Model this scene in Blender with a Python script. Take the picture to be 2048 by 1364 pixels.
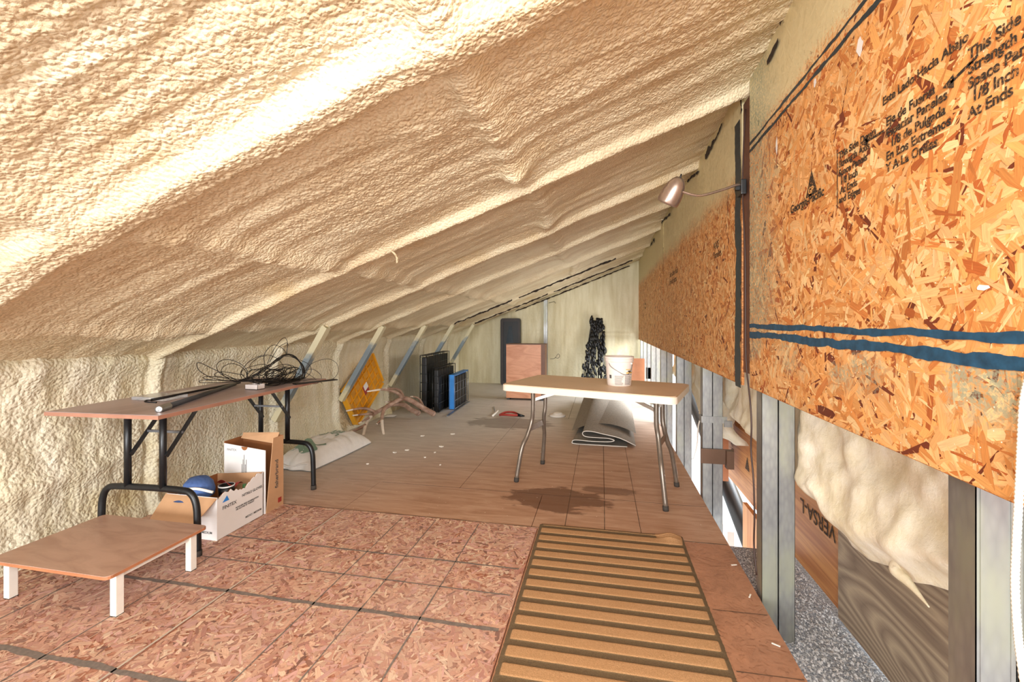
import bpy, math, random
import numpy as np
from mathutils import Vector, Matrix
random.seed(7); rng = np.random.default_rng(11)
sc = bpy.context.scene
for o in list(bpy.data.objects): bpy.data.objects.remove(o)
COL = sc.collection
# ------------------------------------------------------------------ camera, light, exposure
H = 1.19; F = 880.0; YH = 645.0
S = math.sin(math.atan(179/880)); C = math.cos(math.atan(179/880))
cam = bpy.data.cameras.new('camera'); camo = bpy.data.objects.new('camera', cam); COL.objects.link(camo)
cam.sensor_width = 36; cam.lens = 36*F/2048; cam.shift_y = -(682-YH)/2048; cam.clip_start = .02
camo.location = (0, 0, H); camo.rotation_euler = (math.pi/2, 0, math.atan(179/880))
sc.camera = camo
sc.view_settings.view_transform = 'Standard'; sc.view_settings.look = 'None'
sc.view_settings.gamma = 1; sc.view_settings.use_curve_mapping = False
sc.view_settings.exposure = 0.08
w = bpy.data.worlds.new('world'); sc.world = w; w.use_nodes = True
w.node_tree.nodes['Background'].inputs[0].default_value = (.93, .97, 1, 1)
w.node_tree.nodes['Background'].inputs[1].default_value = 2.0
def area(name, loc, target, sx, sy, power, color):
    l = bpy.data.lights.new(name, 'AREA'); l.shape = 'RECTANGLE'; l.size = sx; l.size_y = sy
    l.energy = power; l.color = color
    o = bpy.data.objects.new(name, l); COL.objects.link(o); o.location = loc
    o.rotation_euler = (Vector(target)-Vector(loc)).to_track_quat('-Z', 'Y').to_euler(); return o
area('main_fill_behind_camera', (-1.0, -6.5, 1.0), (-1.0, 3.5, 1.1), 4.5, 2.2, 680, (.97, .98, 1))  # added area light far behind the camera, for even falloff along the room
area('overhead_fill_behind', (.15, -.45, 1.75), (-.9, 2.4, 0), .9, .5, 42, (1, .97, .93))  # added overhead fill behind the camera, brightens the floor
area('flash_fill_behind', (-1.6, -.6, .7), (.7, 1.7, 1.3), .5, .5, 9, (1, .96, .9))  # added fill standing in for camera flash, aimed at the right wall
area('daylight_through_stud_gap', (2.8, 6.0, 1.5), (-1.7, 5.2, .35), 3.4, 1.6, 430, (.88, .94, 1))
area('lamp_light_through_stud_gap', (1.6, 6.0, -.2), (-1.5, 5.4, 1.3), 1.6, .7, 60, (.95, .97, 1))

# ------------------------------------------------------------------ helpers
def ray(px, py):
    u = (px-1024)/F; v = (YH-py)/F
    return np.array((-S+u*C, C+u*S, v))
O = np.array((0, 0, H))
def atX(px, py, x): a = ray(px, py); return O+a*(x/a[0])
def atY(px, py, y): a = ray(px, py); return O+a*(y/a[1])
def atZ(px, py, z): a = ray(px, py); return O+a*((z-H)/a[2])
def lin(h):
    if isinstance(h, str): c = [int(h[i:i+2], 16)/255 for i in (0, 2, 4)]
    else: c = h
    return tuple(((x+.055)/1.055)**2.4 if x > .04045 else x/12.92 for x in c)
def tag(o, label=None, cat=None, group=None, kind=None):
    if label: o['label'] = label
    if cat: o['category'] = cat
    if group: o['group'] = group
    if kind: o['kind'] = kind
    return o
def empty(name, loc=(0, 0, 0), rz=0):
    o = bpy.data.objects.new(name, None); COL.objects.link(o); o.location = loc; o.rotation_euler = (0, 0, rz)
    o.empty_display_size = .1; return o
def link(name, me, parent=None):
    o = bpy.data.objects.new(name, me); COL.objects.link(o)
    if parent: o.parent = parent
    return o
def basis(d):
    d = Vector(d).normalized(); a = Vector((0, 0, 1)) if abs(d.z) < .9 else Vector((1, 0, 0))
    u = d.cross(a).normalized(); return u, d.cross(u).normalized()
class MB:
    def __init__(s): s.v = []; s.f = []; s.sm = []
    def add(s, vs, fs, smooth=False, M=None):
        n = len(s.v)
        s.v += [tuple(M @ Vector(p)) if M else tuple(p) for p in vs]
        s.f += [tuple(i+n for i in f) for f in fs]; s.sm += [smooth]*len(fs); return s
    def box(s, x0, x1, y0, y1, z0, z1, M=None, b=0):
        if b <= 0:
            vs = [(x, y, z) for x in (x0, x1) for y in (y0, y1) for z in (z0, z1)]
            fs = [(0, 1, 3, 2), (4, 6, 7, 5), (0, 4, 5, 1), (2, 3, 7, 6), (0, 2, 6, 4), (1, 5, 7, 3)]
            return s.add(vs, fs, False, M)
        import bmesh
        bm = bmesh.new(); bmesh.ops.create_cube(bm, size=1)
        for v in bm.verts: v.co = Vector(((x0+x1)/2+v.co.x*(x1-x0), (y0+y1)/2+v.co.y*(y1-y0), (z0+z1)/2+v.co.z*(z1-z0)))
        bmesh.ops.bevel(bm, geom=bm.edges[:], offset=b, segments=2, profile=.7, affect='EDGES')
        bm.verts.index_update()
        s.add([v.co[:] for v in bm.verts], [[v.index for v in f.verts] for f in bm.faces], False, M); bm.free(); return s
    def beam(s, a, b, wa, wb, up=(0, 0, 1)):   # rectangular bar from a to b
        a = Vector(a); b = Vector(b); d = (b-a).normalized(); u = d.cross(Vector(up)).normalized(); v = u.cross(d)
        vs = [p+u*i*wa/2+v*j*wb/2 for p in (a, b) for i, j in ((-1, -1), (1, -1), (1, 1), (-1, 1))]
        return s.add(vs, [(0, 3, 2, 1), (4, 5, 6, 7), (0, 1, 5, 4), (1, 2, 6, 5), (2, 3, 7, 6), (3, 0, 4, 7)])
    def tube(s, pts, r, n=8, caps=True, closed=False):
        pts = [Vector(p) for p in pts]; N = len(pts)
        rs = r if hasattr(r, '__len__') else [r]*N
        u = None; vs = []
        for i, p in enumerate(pts):
            if closed: d = pts[(i+1) % N]-pts[i-1]
            else: d = pts[min(i+1, N-1)]-pts[max(i-1, 0)]
            if d.length < 1e-9: d = Vector((0, 0, 1))
            d.normalize()
            if u is None: u, _ = basis(d)
            u = (u-d*u.dot(d)); u = u.normalized() if u.length > 1e-6 else basis(d)[0]
            v = d.cross(u)
            for k in range(n):
                a = 2*math.pi*k/n; vs.append(p+(u*math.cos(a)+v*math.sin(a))*rs[i])
        fs = [(i*n+k, i*n+(k+1) % n, (i+1)*n+(k+1) % n, (i+1)*n+k) for i in range(N-1) for k in range(n)]
        if closed: fs += [((N-1)*n+k, (N-1)*n+(k+1) % n, (k+1) % n, k) for k in range(n)]
        s.add(vs, fs, True)
        if caps and not closed:
            m = len(s.v)-len(vs)
            s.f += [tuple(m+k for k in reversed(range(n))), tuple(m+(N-1)*n+k for k in range(n))]; s.sm += [False]*2
        return s
    def lathe(s, prof, n=24, M=None, smooth=True):
        vs = [(r*math.cos(2*math.pi*k/n), r*math.sin(2*math.pi*k/n), z) for r, z in prof for k in range(n)]
        fs = [(i*n+k, i*n+(k+1) % n, (i+1)*n+(k+1) % n, (i+1)*n+k) for i in range(len(prof)-1) for k in range(n)]
        return s.add(vs, fs, smooth, M)
    def prism(s, poly, z0, z1, M=None):
        n = len(poly)
        vs = [(x, y, z0) for x, y in poly]+[(x, y, z1) for x, y in poly]
        fs = [tuple(reversed(range(n))), tuple(range(n, 2*n))]+[(i, (i+1) % n, n+(i+1) % n, n+i) for i in range(n)]
        return s.add(vs, fs, False, M)
    def grid(s, fn, nu, nv, smooth=True):
        vs = [fn(i/(nu-1), j/(nv-1)) for j in range(nv) for i in range(nu)]
        fs = [(j*nu+i, j*nu+i+1, (j+1)*nu+i+1, (j+1)*nu+i) for j in range(nv-1) for i in range(nu-1)]
        return s.add(vs, fs, smooth)
    def build(s, name, m, parent=None, org=None):
        me = bpy.data.meshes.new(name)
        vs = s.v
        if org is not None: vs = [(a-org[0], b-org[1], c-org[2]) for a, b, c in vs]
        me.from_pydata(vs, [], s.f); me.polygons.foreach_set('use_smooth', s.sm)
        me.materials.append(m); me.update()
        return link(name, me, parent)
def spline(P, k=8):
    P = [np.array(p, float) for p in P]; out = []
    Q = [2*P[0]-P[1]]+P+[2*P[-1]-P[-2]]
    for i in range(1, len(Q)-2):
        a, b, c, d = Q[i-1:i+3]
        for j in range(k):
            t = j/k; out.append(.5*((2*b)+(c-a)*t+(2*a-5*b+4*c-d)*t*t+(3*b-a-3*c+d)*t**3))
    out.append(P[-1]); return out
def rrect(x0, x1, y0, y1, r, n=5):
    out = []
    for cx, cy, a0 in ((x1-r, y1-r, 0), (x0+r, y1-r, 90), (x0+r, y0+r, 180), (x1-r, y0+r, 270)):
        for i in range(n+1):
            a = math.radians(a0+90*i/n); out.append((cx+r*math.cos(a), cy+r*math.sin(a)))
    return out
def copy_tree(o, parent=None):
    c = o.copy(); COL.objects.link(c)
    if parent: c.parent = parent
    for ch in [x for x in bpy.data.objects if x.parent == o]: copy_tree(ch, c)
    return c
# numpy value noise
def vnoise(x, y, seed=0):
    r = np.random.default_rng(seed); T = r.random((64, 64))
    xi = np.floor(x).astype(int); yi = np.floor(y).astype(int); fx = x-xi; fy = y-yi
    fx = fx*fx*(3-2*fx); fy = fy*fy*(3-2*fy)
    a = T[xi % 64, yi % 64]; b = T[(xi+1) % 64, yi % 64]; c = T[xi % 64, (yi+1) % 64]; d = T[(xi+1) % 64, (yi+1) % 64]
    return (a*(1-fx)+b*fx)*(1-fy)+(c*(1-fx)+d*fx)*fy-.5
def fbm(x, y, seed=0, o=4):
    s = 0; a = 1
    for k in range(o): s = s+a*vnoise(x*2**k+k*7.3, y*2**k+k*3.1, seed+k); a *= .5
    return s
def worley(x, y, seed=0):
    r = np.random.default_rng(seed); T = r.random((128, 128, 2))
    xi = np.floor(x).astype(int); yi = np.floor(y).astype(int); best = np.full(x.shape, 9.)
    for dx in (-1, 0, 1):
        for dy in (-1, 0, 1):
            p = T[(xi+dx) % 128, (yi+dy) % 128]
            best = np.minimum(best, (xi+dx+p[..., 0]-x)**2+(yi+dy+p[..., 1]-y)**2)
    return np.sqrt(best)
def gridmesh(name, P, m, parent=None):   # P: (nj, ni, 3) array
    nj, ni = P.shape[:2]
    me = bpy.data.meshes.new(name); me.vertices.add(nj*ni); me.vertices.foreach_set('co', P.reshape(-1).astype('f4'))
    j, i = np.meshgrid(np.arange(nj-1), np.arange(ni-1), indexing='ij'); a = (j*ni+i).reshape(-1)
    q = np.stack([a, a+1, a+ni+1, a+ni], 1).reshape(-1).astype('i4'); nf = len(a)
    me.loops.add(nf*4); me.loops.foreach_set('vertex_index', q)
    me.polygons.add(nf); me.polygons.foreach_set('loop_start', np.arange(0, nf*4, 4, dtype='i4'))
    me.polygons.foreach_set('loop_total', np.full(nf, 4, 'i4')); me.update(calc_edges=True)
    me.polygons.foreach_set('use_smooth', np.ones(nf, bool)); me.materials.append(m); me.validate()
    return link(name, me, parent)
# ------------------------------------------------------------------ materials
class NT:
    def __init__(s, name):
        s.m = bpy.data.materials.new(name); s.m.use_nodes = True; s.t = s.m.node_tree; s.n = s.t.nodes
        s.b = s.n['Principled BSDF']; s.geo = None
    def nd(s, typ, **k):
        n = s.n.new(typ)
        for a, v in k.items():
            if a.startswith('i_'): n.inputs[a[2:].replace('_', ' ')].default_value = v
            else: setattr(n, a, v)
        return n
    def l(s, a, b): s.t.links.new(a, b)
    def pos(s, scale=(1, 1, 1), rot=(0, 0, 0)):
        g = s.nd('ShaderNodeNewGeometry'); m = s.nd('ShaderNodeMapping'); m.inputs['Scale'].default_value = scale
        m.inputs['Rotation'].default_value = rot; s.l(g.outputs['Position'], m.inputs['Vector']); return m.outputs[0]
    def noise(s, vec, scale, detail=4, rough=.55, dist=0):
        n = s.nd('ShaderNodeTexNoise'); n.inputs['Scale'].default_value = scale; n.inputs['Detail'].default_value = detail
        n.inputs['Roughness'].default_value = rough; n.inputs['Distortion'].default_value = dist
        s.l(vec, n.inputs['Vector']); return n.outputs['Fac']
    def ramp(s, fac, *stops):
        r = s.nd('ShaderNodeValToRGB'); e = r.color_ramp.elements
        while len(e) < len(stops): e.new(.5)
        for i, (p, c) in enumerate(stops): e[i].position = p; e[i].color = (*c, 1) if len(c) == 3 else c
        s.l(fac, r.inputs[0]); return r.outputs[0]
    def mix(s, fac, a, b, mode='MIX'):
        m = s.nd('ShaderNodeMix'); m.data_type = 'RGBA'; m.blend_type = mode
        for sock, v in ((m.inputs[0], fac), (m.inputs[6], a), (m.inputs[7], b)):
            if isinstance(v, (int, float)): sock.default_value = v
            elif isinstance(v, tuple): sock.default_value = (*v, 1) if len(v) == 3 else v
            else: s.l(v, sock)
        return m.outputs[2]
    def math(s, op, a, b=0., c=0., clamp=False):
        m = s.nd('ShaderNodeMath'); m.operation = op; m.use_clamp = clamp
        for i, v in enumerate((a, b, c)):
            if isinstance(v, (int, float)): m.inputs[i].default_value = v
            else: s.l(v, m.inputs[i])
        return m.outputs[0]
    def col(s, c):
        if isinstance(c, tuple): s.b.inputs['Base Color'].default_value = (*c, 1)
        else: s.l(c, s.b.inputs['Base Color'])
    def bump(s, h, strength=.5, dist=.01, prev=None):
        b = s.nd('ShaderNodeBump'); b.inputs['Strength'].default_value = strength; b.inputs['Distance'].default_value = dist
        s.l(h, b.inputs['Height'])
        if prev: s.l(prev, b.inputs['Normal'])
        s.l(b.outputs[0], s.b.inputs['Normal']); return b.outputs[0]
    def rough(s, r, metal=0): s.b.inputs['Roughness'].default_value = r; s.b.inputs['Metallic'].default_value = metal; return s
def simple(name, c, rough=.6, metal=0, var=.12, scale=8, bump=0., bs=60):
    t = NT(name); t.rough(rough, metal); c = lin(c); p = t.pos()
    n = t.noise(p, scale, 5, .6)
    lo = tuple(x*(1-var) for x in c); hi = tuple(min(1, x*(1+var)) for x in c)
    t.col(t.ramp(n, (.3, lo), (.7, hi)))
    if bump: t.bump(t.noise(p, bs, 3), bump, .003)
    return t.m
def foam(name, lo, hi, ochre, pop=95, strength=.9, streak=(1, 1, 1), och=.62):
    t = NT(name); t.rough(.62); p = t.pos(); p2 = t.pos(streak)
    n = t.noise(p, 1.6, 4, .55); n2 = t.noise(p2, 5, 4, .6)
    c = t.mix(t.ramp(n2, (.35, (0, 0, 0)), (.65, (1, 1, 1))), lin(lo), lin(hi))
    c = t.mix(t.ramp(n, (och, (0, 0, 0)), (och+.14, (.75, .75, .75))), c, lin(ochre))
    t.col(c)
    v = t.nd('ShaderNodeTexVoronoi', feature='SMOOTH_F1'); v.inputs['Scale'].default_value = pop
    v.inputs['Smoothness'].default_value = .35
    w_ = t.nd('ShaderNodeVectorMath', operation='ADD'); nn = t.nd('ShaderNodeTexNoise'); nn.inputs['Scale'].default_value = 30
    t.l(p, nn.inputs['Vector']); sc_ = t.nd('ShaderNodeVectorMath', operation='SCALE'); sc_.inputs['Scale'].default_value = .02
    t.l(nn.outputs['Color'], sc_.inputs[0]); t.l(p, w_.inputs[0]); t.l(sc_.outputs[0], w_.inputs[1]); t.l(w_.outputs[0], v.inputs['Vector'])
    h = t.math('MULTIPLY', v.outputs['Distance'], -1)
    h = t.math('ADD', h, t.math('MULTIPLY', t.noise(p, 45, 4, .6), 1.1))
    t.bump(h, strength, .012)
    return t.m
M_foam_c = foam('ceiling foam', 'd2bd98', 'e6d9b8', 'd2b886', 85, .6, (.35, 1.6, .35), .60)
M_foam_l = foam('left wall foam', 'ddd3b2', 'ebe4cc', 'cfba84', 60, .75, (1, 2, .4), .60)
M_foam_b = foam('back wall foam', 'cdc39e', 'dfd8ba', 'bfae7c', 25, .25, (2, 1, .3), .66)
def wood_flake(name, dusty=0):
    t = NT(name); t.rough(.55)
    at = t.nd('ShaderNodeAttribute'); at.attribute_name = 'tone'
    uv = t.nd('ShaderNodeUVMap'); mp = t.nd('ShaderNodeMapping'); mp.inputs['Scale'].default_value = (18, 340, 1); t.l(uv.outputs[0], mp.inputs['Vector'])
    g = t.noise(mp.outputs[0], 1, 3, .6)
    c = t.mix(1., at.outputs['Color'], t.ramp(g, (.3, (.78, .74, .7)), (.7, (1.08, 1.05, 1.0))), 'MULTIPLY')
    return t, c, g
def sep(t):
    g = t.nd('ShaderNodeNewGeometry'); s_ = t.nd('ShaderNodeSeparateXYZ'); t.l(g.outputs['Position'], s_.inputs[0]); return s_.outputs
def ss(t, x, a, b):     # smoothstep-like map a->0, b->1
    m = t.nd('ShaderNodeMapRange'); m.interpolation_type = 'SMOOTHSTEP'
    m.inputs['From Min'].default_value = a; m.inputs['From Max'].default_value = b; t.l(x, m.inputs[0]); return m.outputs[0]
def overspray(t, c):
    X, Y, Z = sep(t); p = t.pos()
    n = t.noise(p, 3.2, 5, .65); nf = t.noise(p, 90, 3, .8)
    # cream foam mist on the top of the sheets
    zt = t.math('ADD', Z, t.math('MULTIPLY', t.math('SUBTRACT', n, .5), .16))
    zt = t.math('ADD', zt, t.math('MULTIPLY', t.math('SUBTRACT', nf, .5), .22))
    far = ss(t, Y, 2.25, 2.35)
    top = t.mix(far, ss(t, zt, 1.99, 2.07), ss(t, zt, 1.80, 1.99))
    c = t.mix(t.math('MULTIPLY', top, .97), c, lin('e2d4a6'))
    # grey-green primer mist beside the joint and under the paint lines
    near = t.math('SUBTRACT', 1, far)
    a1 = t.math('MULTIPLY', ss(t, t.math('ADD', Y, t.math('MULTIPLY', t.math('SUBTRACT', n, .5), .35)), 1.80, 2.12), near)
    a1 = t.math('MULTIPLY', a1, ss(t, Z, 1.08, 1.2))
    b0 = t.math('MULTIPLY', ss(t, Z, .97, 1.06), t.math('SUBTRACT', 1, ss(t, Z, 1.10, 1.13)))
    b0 = t.math('MULTIPLY', t.math('MULTIPLY', b0, near), ss(t, n, .45, .6))
    g = t.math('MAXIMUM', a1, b0)
    g = t.math('MULTIPLY', g, ss(t, nf, .38, .58))
    c = t.mix(t.math('MULTIPLY', g, .85), c, lin('a0a78e'))
    # tiny white specks
    v = t.nd('ShaderNodeTexVoronoi'); v.inputs['Scale'].default_value = 42; t.l(p, v.inputs['Vector'])
    c = t.mix(t.math('SUBTRACT', 1, ss(t, v.outputs['Distance'], .05, .075)), c, lin('fff4de'))
    return c
t, c, g = wood_flake('osb wall flakes'); c = overspray(t, c); t.col(c); t.bump(g, .25, .001); M_flake_w = t.m
t = NT('osb wall core'); t.rough(.7); n = t.noise(t.pos((1, 2, 2)), 60, 4); c = t.ramp(n, (.35, lin('8a4a1e')), (.65, lin('e09a55'))); t.col(overspray(t, c)); M_core_w = t.m
def floor_dust(t, c, amt=.5):
    X, Y, Z = sep(t); p = t.pos()
    n = t.noise(p, 2.1, 5, .6)
    left = t.math('SUBTRACT', 1, ss(t, X, -1.9, .3))
    d = t.math('MULTIPLY', ss(t, n, .35, .7), amt)
    c = t.mix(d, c, lin('cfae9e'))
    v = t.nd('ShaderNodeTexVoronoi'); v.inputs['Scale'].default_value = 16; t.l(p, v.inputs['Vector'])
    return t.mix(t.math('SUBTRACT', 1, ss(t, v.outputs['Distance'], .03, .05)), c, lin('f0e2cf'))
t, c, g = wood_flake('osb floor flakes'); t.col(floor_dust(t, c, .42)); t.bump(g, .2, .001); M_flake_f = t.m
t = NT('osb floor core'); t.rough(.7); n = t.noise(t.pos(), 50, 4); t.col(floor_dust(t, t.ramp(n, (.3, lin('8b4d35')), (.7, lin('c98a6a'))), .5)); M_core_f = t.m
t = NT('light-painted plywood floor'); t.rough(.55); p = t.pos((.8, 5, 1)); X, Y, Z = sep(t)
n = t.noise(p, 4, 7, .65, .8); n1 = t.noise(t.pos(), 1.3, 4)
c = t.ramp(n, (.3, lin('a87c5e')), (.5, lin('bd9376')), (.7, lin('cca68a')))
c = t.mix(t.math('MULTIPLY', ss(t, t.math('ADD', t.math('MULTIPLY', Y, .55), t.math('MULTIPLY', X, -.5)), 1.9, 3.5), .9), c, t.ramp(n, (.3, lin('bcb7af')), (.7, lin('d6d3cc'))))  # far-left greying is painted light, a pale sheen put into the colour
# spilled-water stain in front of the folding table, and another by the pliers
def stain(cx, cy, rx, ry, amp):
    ax = t.math('DIVIDE', t.math('SUBTRACT', X, cx), rx); ay = t.math('DIVIDE', t.math('SUBTRACT', Y, cy), ry)
    r = t.math('ADD', t.math('MULTIPLY', ax, ax), t.math('MULTIPLY', ay, ay))
    nn = t.noise(t.pos((1, 2.2, 1)), 5, 5, .6)
    r = t.math('ADD', r, t.math('MULTIPLY', t.math('SUBTRACT', nn, .5), 3.2))
    return t.math('MULTIPLY', t.math('SUBTRACT', 1, ss(t, r, .75, 1.15)), amp)
c = t.mix(stain(-.3, 2.96, .34, .20, .72), c, lin('5e3318'))
c = t.mix(stain(0.05, 3.18, .2, .07, .6), c, lin('5e3318'))
c = t.mix(stain(-1.05, 5.1, .5, .28, .5), c, lin('4a3424'))
v = t.nd('ShaderNodeTexVoronoi'); v.inputs['Scale'].default_value = 14; t.l(t.pos(), v.inputs['Vector'])
c = t.mix(t.math('SUBTRACT', 1, ss(t, v.outputs['Distance'], .03, .05)), c, lin('f0e2cf'))
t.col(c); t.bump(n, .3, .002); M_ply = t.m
M_strip = simple('worn brown subfloor', 'ae7c5e', .5, 0, .2, 5, .3, 40)
M_groove = simple('dark joint', '5a4434', .8)
M_seam = simple('pale dusty joint', 'c9b9a6', .8)
M_chalk = simple('grey adhesive line', '7b6f66', .85, 0, .25, 60)
M_blue = simple('blue line paint', '1f4a66', .55, 0, .35, 40)
M_bluedk = simple('dark blue sprayed edge', '22333c', .5, 0, .4, 60)
t = NT('worn black ink'); t.rough(.8); n = t.noise(t.pos(), 160, 4, .75); t.col(t.ramp(n, (.53, lin('2a2119')), (.62, lin('a8743f')))); M_ink = t.m
M_darkgap = simple('dark cavity', '2c2018', .9)
def steel(name, lo='74767a', hi='a9a9a6', rough=.45, metal=.8, green=True):
    t = NT(name); t.rough(rough, metal); p = t.pos((1, 1, .35))
    v = t.nd('ShaderNodeTexVoronoi'); v.inputs['Scale'].default_value = 70; t.l(p, v.inputs['Vector'])
    n = t.noise(p, 7, 4)
    c = t.mix(t.math('MULTIPLY', v.outputs['Distance'], .5), lin(hi), lin(lo))
    c = t.mix(ss(t, n, .45, .7), c, lin('a9aa98') if green else lin(lo))
    t.col(c); r = t.ramp(n, (.3, (rough-.1,)*3), (.7, (rough+.12,)*3)); t.l(r, t.b.inputs['Roughness']); return t.m
M_steel = steel('galvanised steel')
M_steel2 = steel('brushed lamp metal', '97857a', 'c2b0a2', .3, .85, False)
t = NT('foam-splashed brace steel'); t.rough(.45, .35); X, Y, Z = sep(t); n = t.noise(t.pos(), 9, 4)
zz = t.math('ADD', Z, t.math('MULTIPLY', t.math('SUBTRACT', n, .5), .35))
f = t.math('MAXIMUM', ss(t, zz, .86, 1.0), t.math('SUBTRACT', 1, ss(t, zz, .42, .56)))
t.col(t.mix(f, lin('8b9aa3'), lin('e0d8b6'))); M_brace = t.m
t = NT('fibreglass batt'); t.rough(.95); p = t.pos(); n = t.noise(p, 9, 6, .65)
t.col(t.ramp(n, (.3, lin('ece0bd')), (.65, lin('faf3e0')))); t.bump(t.noise(p, 38, 6, .7), .35, .015)
t.b.inputs['Subsurface Weight'].default_value = .0; M_batt = t.m
def lumber(name, a, b, axis=(1, .25, 6), sc_=3, rough=.5):
    t = NT(name); t.rough(rough); n = t.noise(t.pos(axis), sc_, 8, .6, 1.6); n2 = t.noise(t.pos(), 3, 3)
    c = t.ramp(n, (.35, lin(a)), (.6, lin(b))); t.col(c); t.bump(n, .15, .002); return t.m
M_lvl = lumber('orange laminated beam', 'b5713a', 'd99a5c')
M_pine = lumber('orange pine board', 'c87c3e', 'e5a566', (1, 6, .3))
M_wply = NT('weathered plywood'); t = M_wply; t.rough(.6)
nz_ = t.noise(t.pos((1, .35, 1.7)), 2.2, 2, .4, .3); fr_n = t.math('FRACT', t.math('MULTIPLY', nz_, 17)); tri_ = t.math('ABSOLUTE', t.math('SUBTRACT', fr_n, .5)); fine = t.noise(t.pos((1, 2, 30)), 4, 3)
t.col(t.ramp(t.math('ADD', tri_, t.math('MULTIPLY', fine, .35)), (.15, lin('857362')), (.40, lin('a08d78')), (.7, lin('bba98f')))); M_wply = t.m
M_brownlam = lumber('brown laminate', 'ae8872', 'c29c86', (1, 3, 1), 3, .35)
M_lefttop = lumber('worn lilac-brown laminate', '9c8884', 'c2b0ae', (.8, .3, 1), 3, .4)
M_edge2 = simple('dull red-brown edge', 'a87862', .55)
M_edge = simple('orange wood edge', 'b4754f', .55)
M_white = simple('white paint', 'efe9dd', .4, 0, .05)
M_black = simple('black enamel', '17191b', .38, 0, .3, 30)
M_blackp = simple('black plastic', '0d0e10', .45, 0, .3, 20)
M_wire = simple('black cable jacket', '0b0c0f', .35, 0, .2)
M_greywire = simple('grey crate wire', '7c7f84', .4, .6)
M_blueplast = simple('bright blue enamel', '2a86d8', .4, 0, .15)
M_yellow = simple('yellow plastic', 'f0ae2a', .45, 0, .08, 6)
M_antler = NT('antler'); t = M_antler; t.rough(.55); n = t.noise(t.pos((1, 1, 1)), 14, 5); t.col(t.ramp(n, (.3, lin('7d5c4a')), (.7, lin('b89a86')))); t.bump(t.noise(t.pos(), 90, 3), .4, .003); M_antler = t.m
M_tip = simple('pale antler tip', 'e9dccb', .5)
M_tabtop = simple('beige moulded plastic', 'e6c9a8', .42, 0, .06, 4)
M_tabtop2 = simple('cream moulded plastic rim', 'f3e3cd', .42, 0, .04, 4)
M_leg = simple('taupe steel tube', '7f7468', .32, .55, .15, 20)
M_rubber = simple('dark rubber', '3a342e', .8)
M_card = simple('tan cardboard', 'c69a72', .8, 0, .06, 10)
M_cardd = simple('brown cardboard inside', '9a6238', .85, 0, .1, 10)
M_cardw = simple('white printed cardboard', 'f0edea', .6, 0, .03, 6)
M_carpet = simple('grey rubber-backed carpet', '8f877c', .9, 0, .2, 60, .5, 200)
M_carpet_e = simple('pale carpet edge', 'cfc8bc', .9)
M_bucket = simple('white bucket plastic', 'f1e6dc', .35, 0, .03)
M_sack = simple('white woven sack', 'e9e7e2', .5, 0, .05, 20, .35, 30)
M_green = simple('green sack print', '7d9a86', .6)
M_blueink = simple('navy cloth', '4a669c', .8, 0, .2, 60)
M_red = simple('red rubber', 'a8362c', .5)
M_green2 = simple('green plastic', '3c6b3a', .5)
M_grey = simple('grey plastic', '9c9a94', .5)
M_tan = lumber('tan cabinet board', 'b9764c', 'cf9068', (1, 1, 3), 3, .4)
M_cream = simple('cream panel', 'f0e3bd', .7)
M_lettering = simple('dark grey print', '55524e', .7)
M_gold = simple('yellow label', 'e2b23c', .5)
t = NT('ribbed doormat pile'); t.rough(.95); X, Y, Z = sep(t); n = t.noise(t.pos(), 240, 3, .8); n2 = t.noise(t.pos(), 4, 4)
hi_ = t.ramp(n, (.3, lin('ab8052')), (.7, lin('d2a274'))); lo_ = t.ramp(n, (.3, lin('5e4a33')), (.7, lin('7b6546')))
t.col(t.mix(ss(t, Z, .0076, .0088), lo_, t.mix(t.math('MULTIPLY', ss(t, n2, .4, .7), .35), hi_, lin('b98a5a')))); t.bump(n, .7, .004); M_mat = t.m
t = NT('grey insulation chips'); t.rough(.9); n = t.noise(t.pos(), 120, 3, .8); t.col(t.ramp(n, (.35, lin('7c828c')), (.65, lin('dde2ea')))); t.bump(n, .8, .01); M_chip = t.m
t = NT('clear plastic'); t.rough(.12); t.col((.9, .92, .95)); t.b.inputs['Transmission Weight'].default_value = .75; t.b.inputs['IOR'].default_value = 1.25; M_clear = t.m

# ------------------------------------------------------------------ structure
XL, XR, ZL, ZR, YB, YF = -2.78, .67, .96, 2.29, 8.4, -.7
SL = (ZR-ZL)/(XR-XL)
RAFT = [-.1, 1.03, 2.24, 3.3, 4.2, 5.32, 6.45, 7.56]
PURL = [-2.34, -1.44, -.38]
def plateau(d, w, s_): return 1/(1+np.exp((np.abs(d)-w)/s_))
# ceiling: sprayed foam over steel rafters
ys = [YF]; 
while ys[-1] < YB+.05: ys.append(ys[-1]+(.02 if ys[-1] < .35 else .0065+max(0, (ys[-1]-1.5))*.0019))
xs = np.linspace(XL-.06, XR+.16, 520); XX, YY = np.meshgrid(xs, np.array(ys))
D = np.zeros_like(XX)
wob = fbm(XX*1.3, YY*.4, 5, 3)*.06
for k, yk in enumerate(RAFT):
    dd = YY-yk-wob*(.9 if k < 2 else .18)
    if k < 2: D += .062*plateau(dd, .070, .011)*(1+.3*fbm(XX*2.2, YY*2, 31, 2))+.022*np.exp(-(dd/.2)**2)
    else: D += .046*plateau(dd, .022, .005)+.022*np.exp(-(dd/.10)**2)
RAF = D.copy()
for x0 in PURL:
    dx = XX-x0-fbm(YY*1.1, XX*.5, 17, 2)*.10
    D += (.036+.03*fbm(YY*2.1, XX, 23, 2))*plateau(dx, .045, .012)*np.clip(1-RAF*14, .15, 1)+.012*np.exp(-(dx/.16)**2)*np.clip(1-RAF*10, 0, 1)
D += .022*fbm(XX*1.1, YY*2.6, 41, 4)+.020*fbm(XX*1.6, YY*11, 47, 3)+.007*fbm(XX*9, YY*9, 53, 3)
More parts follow.
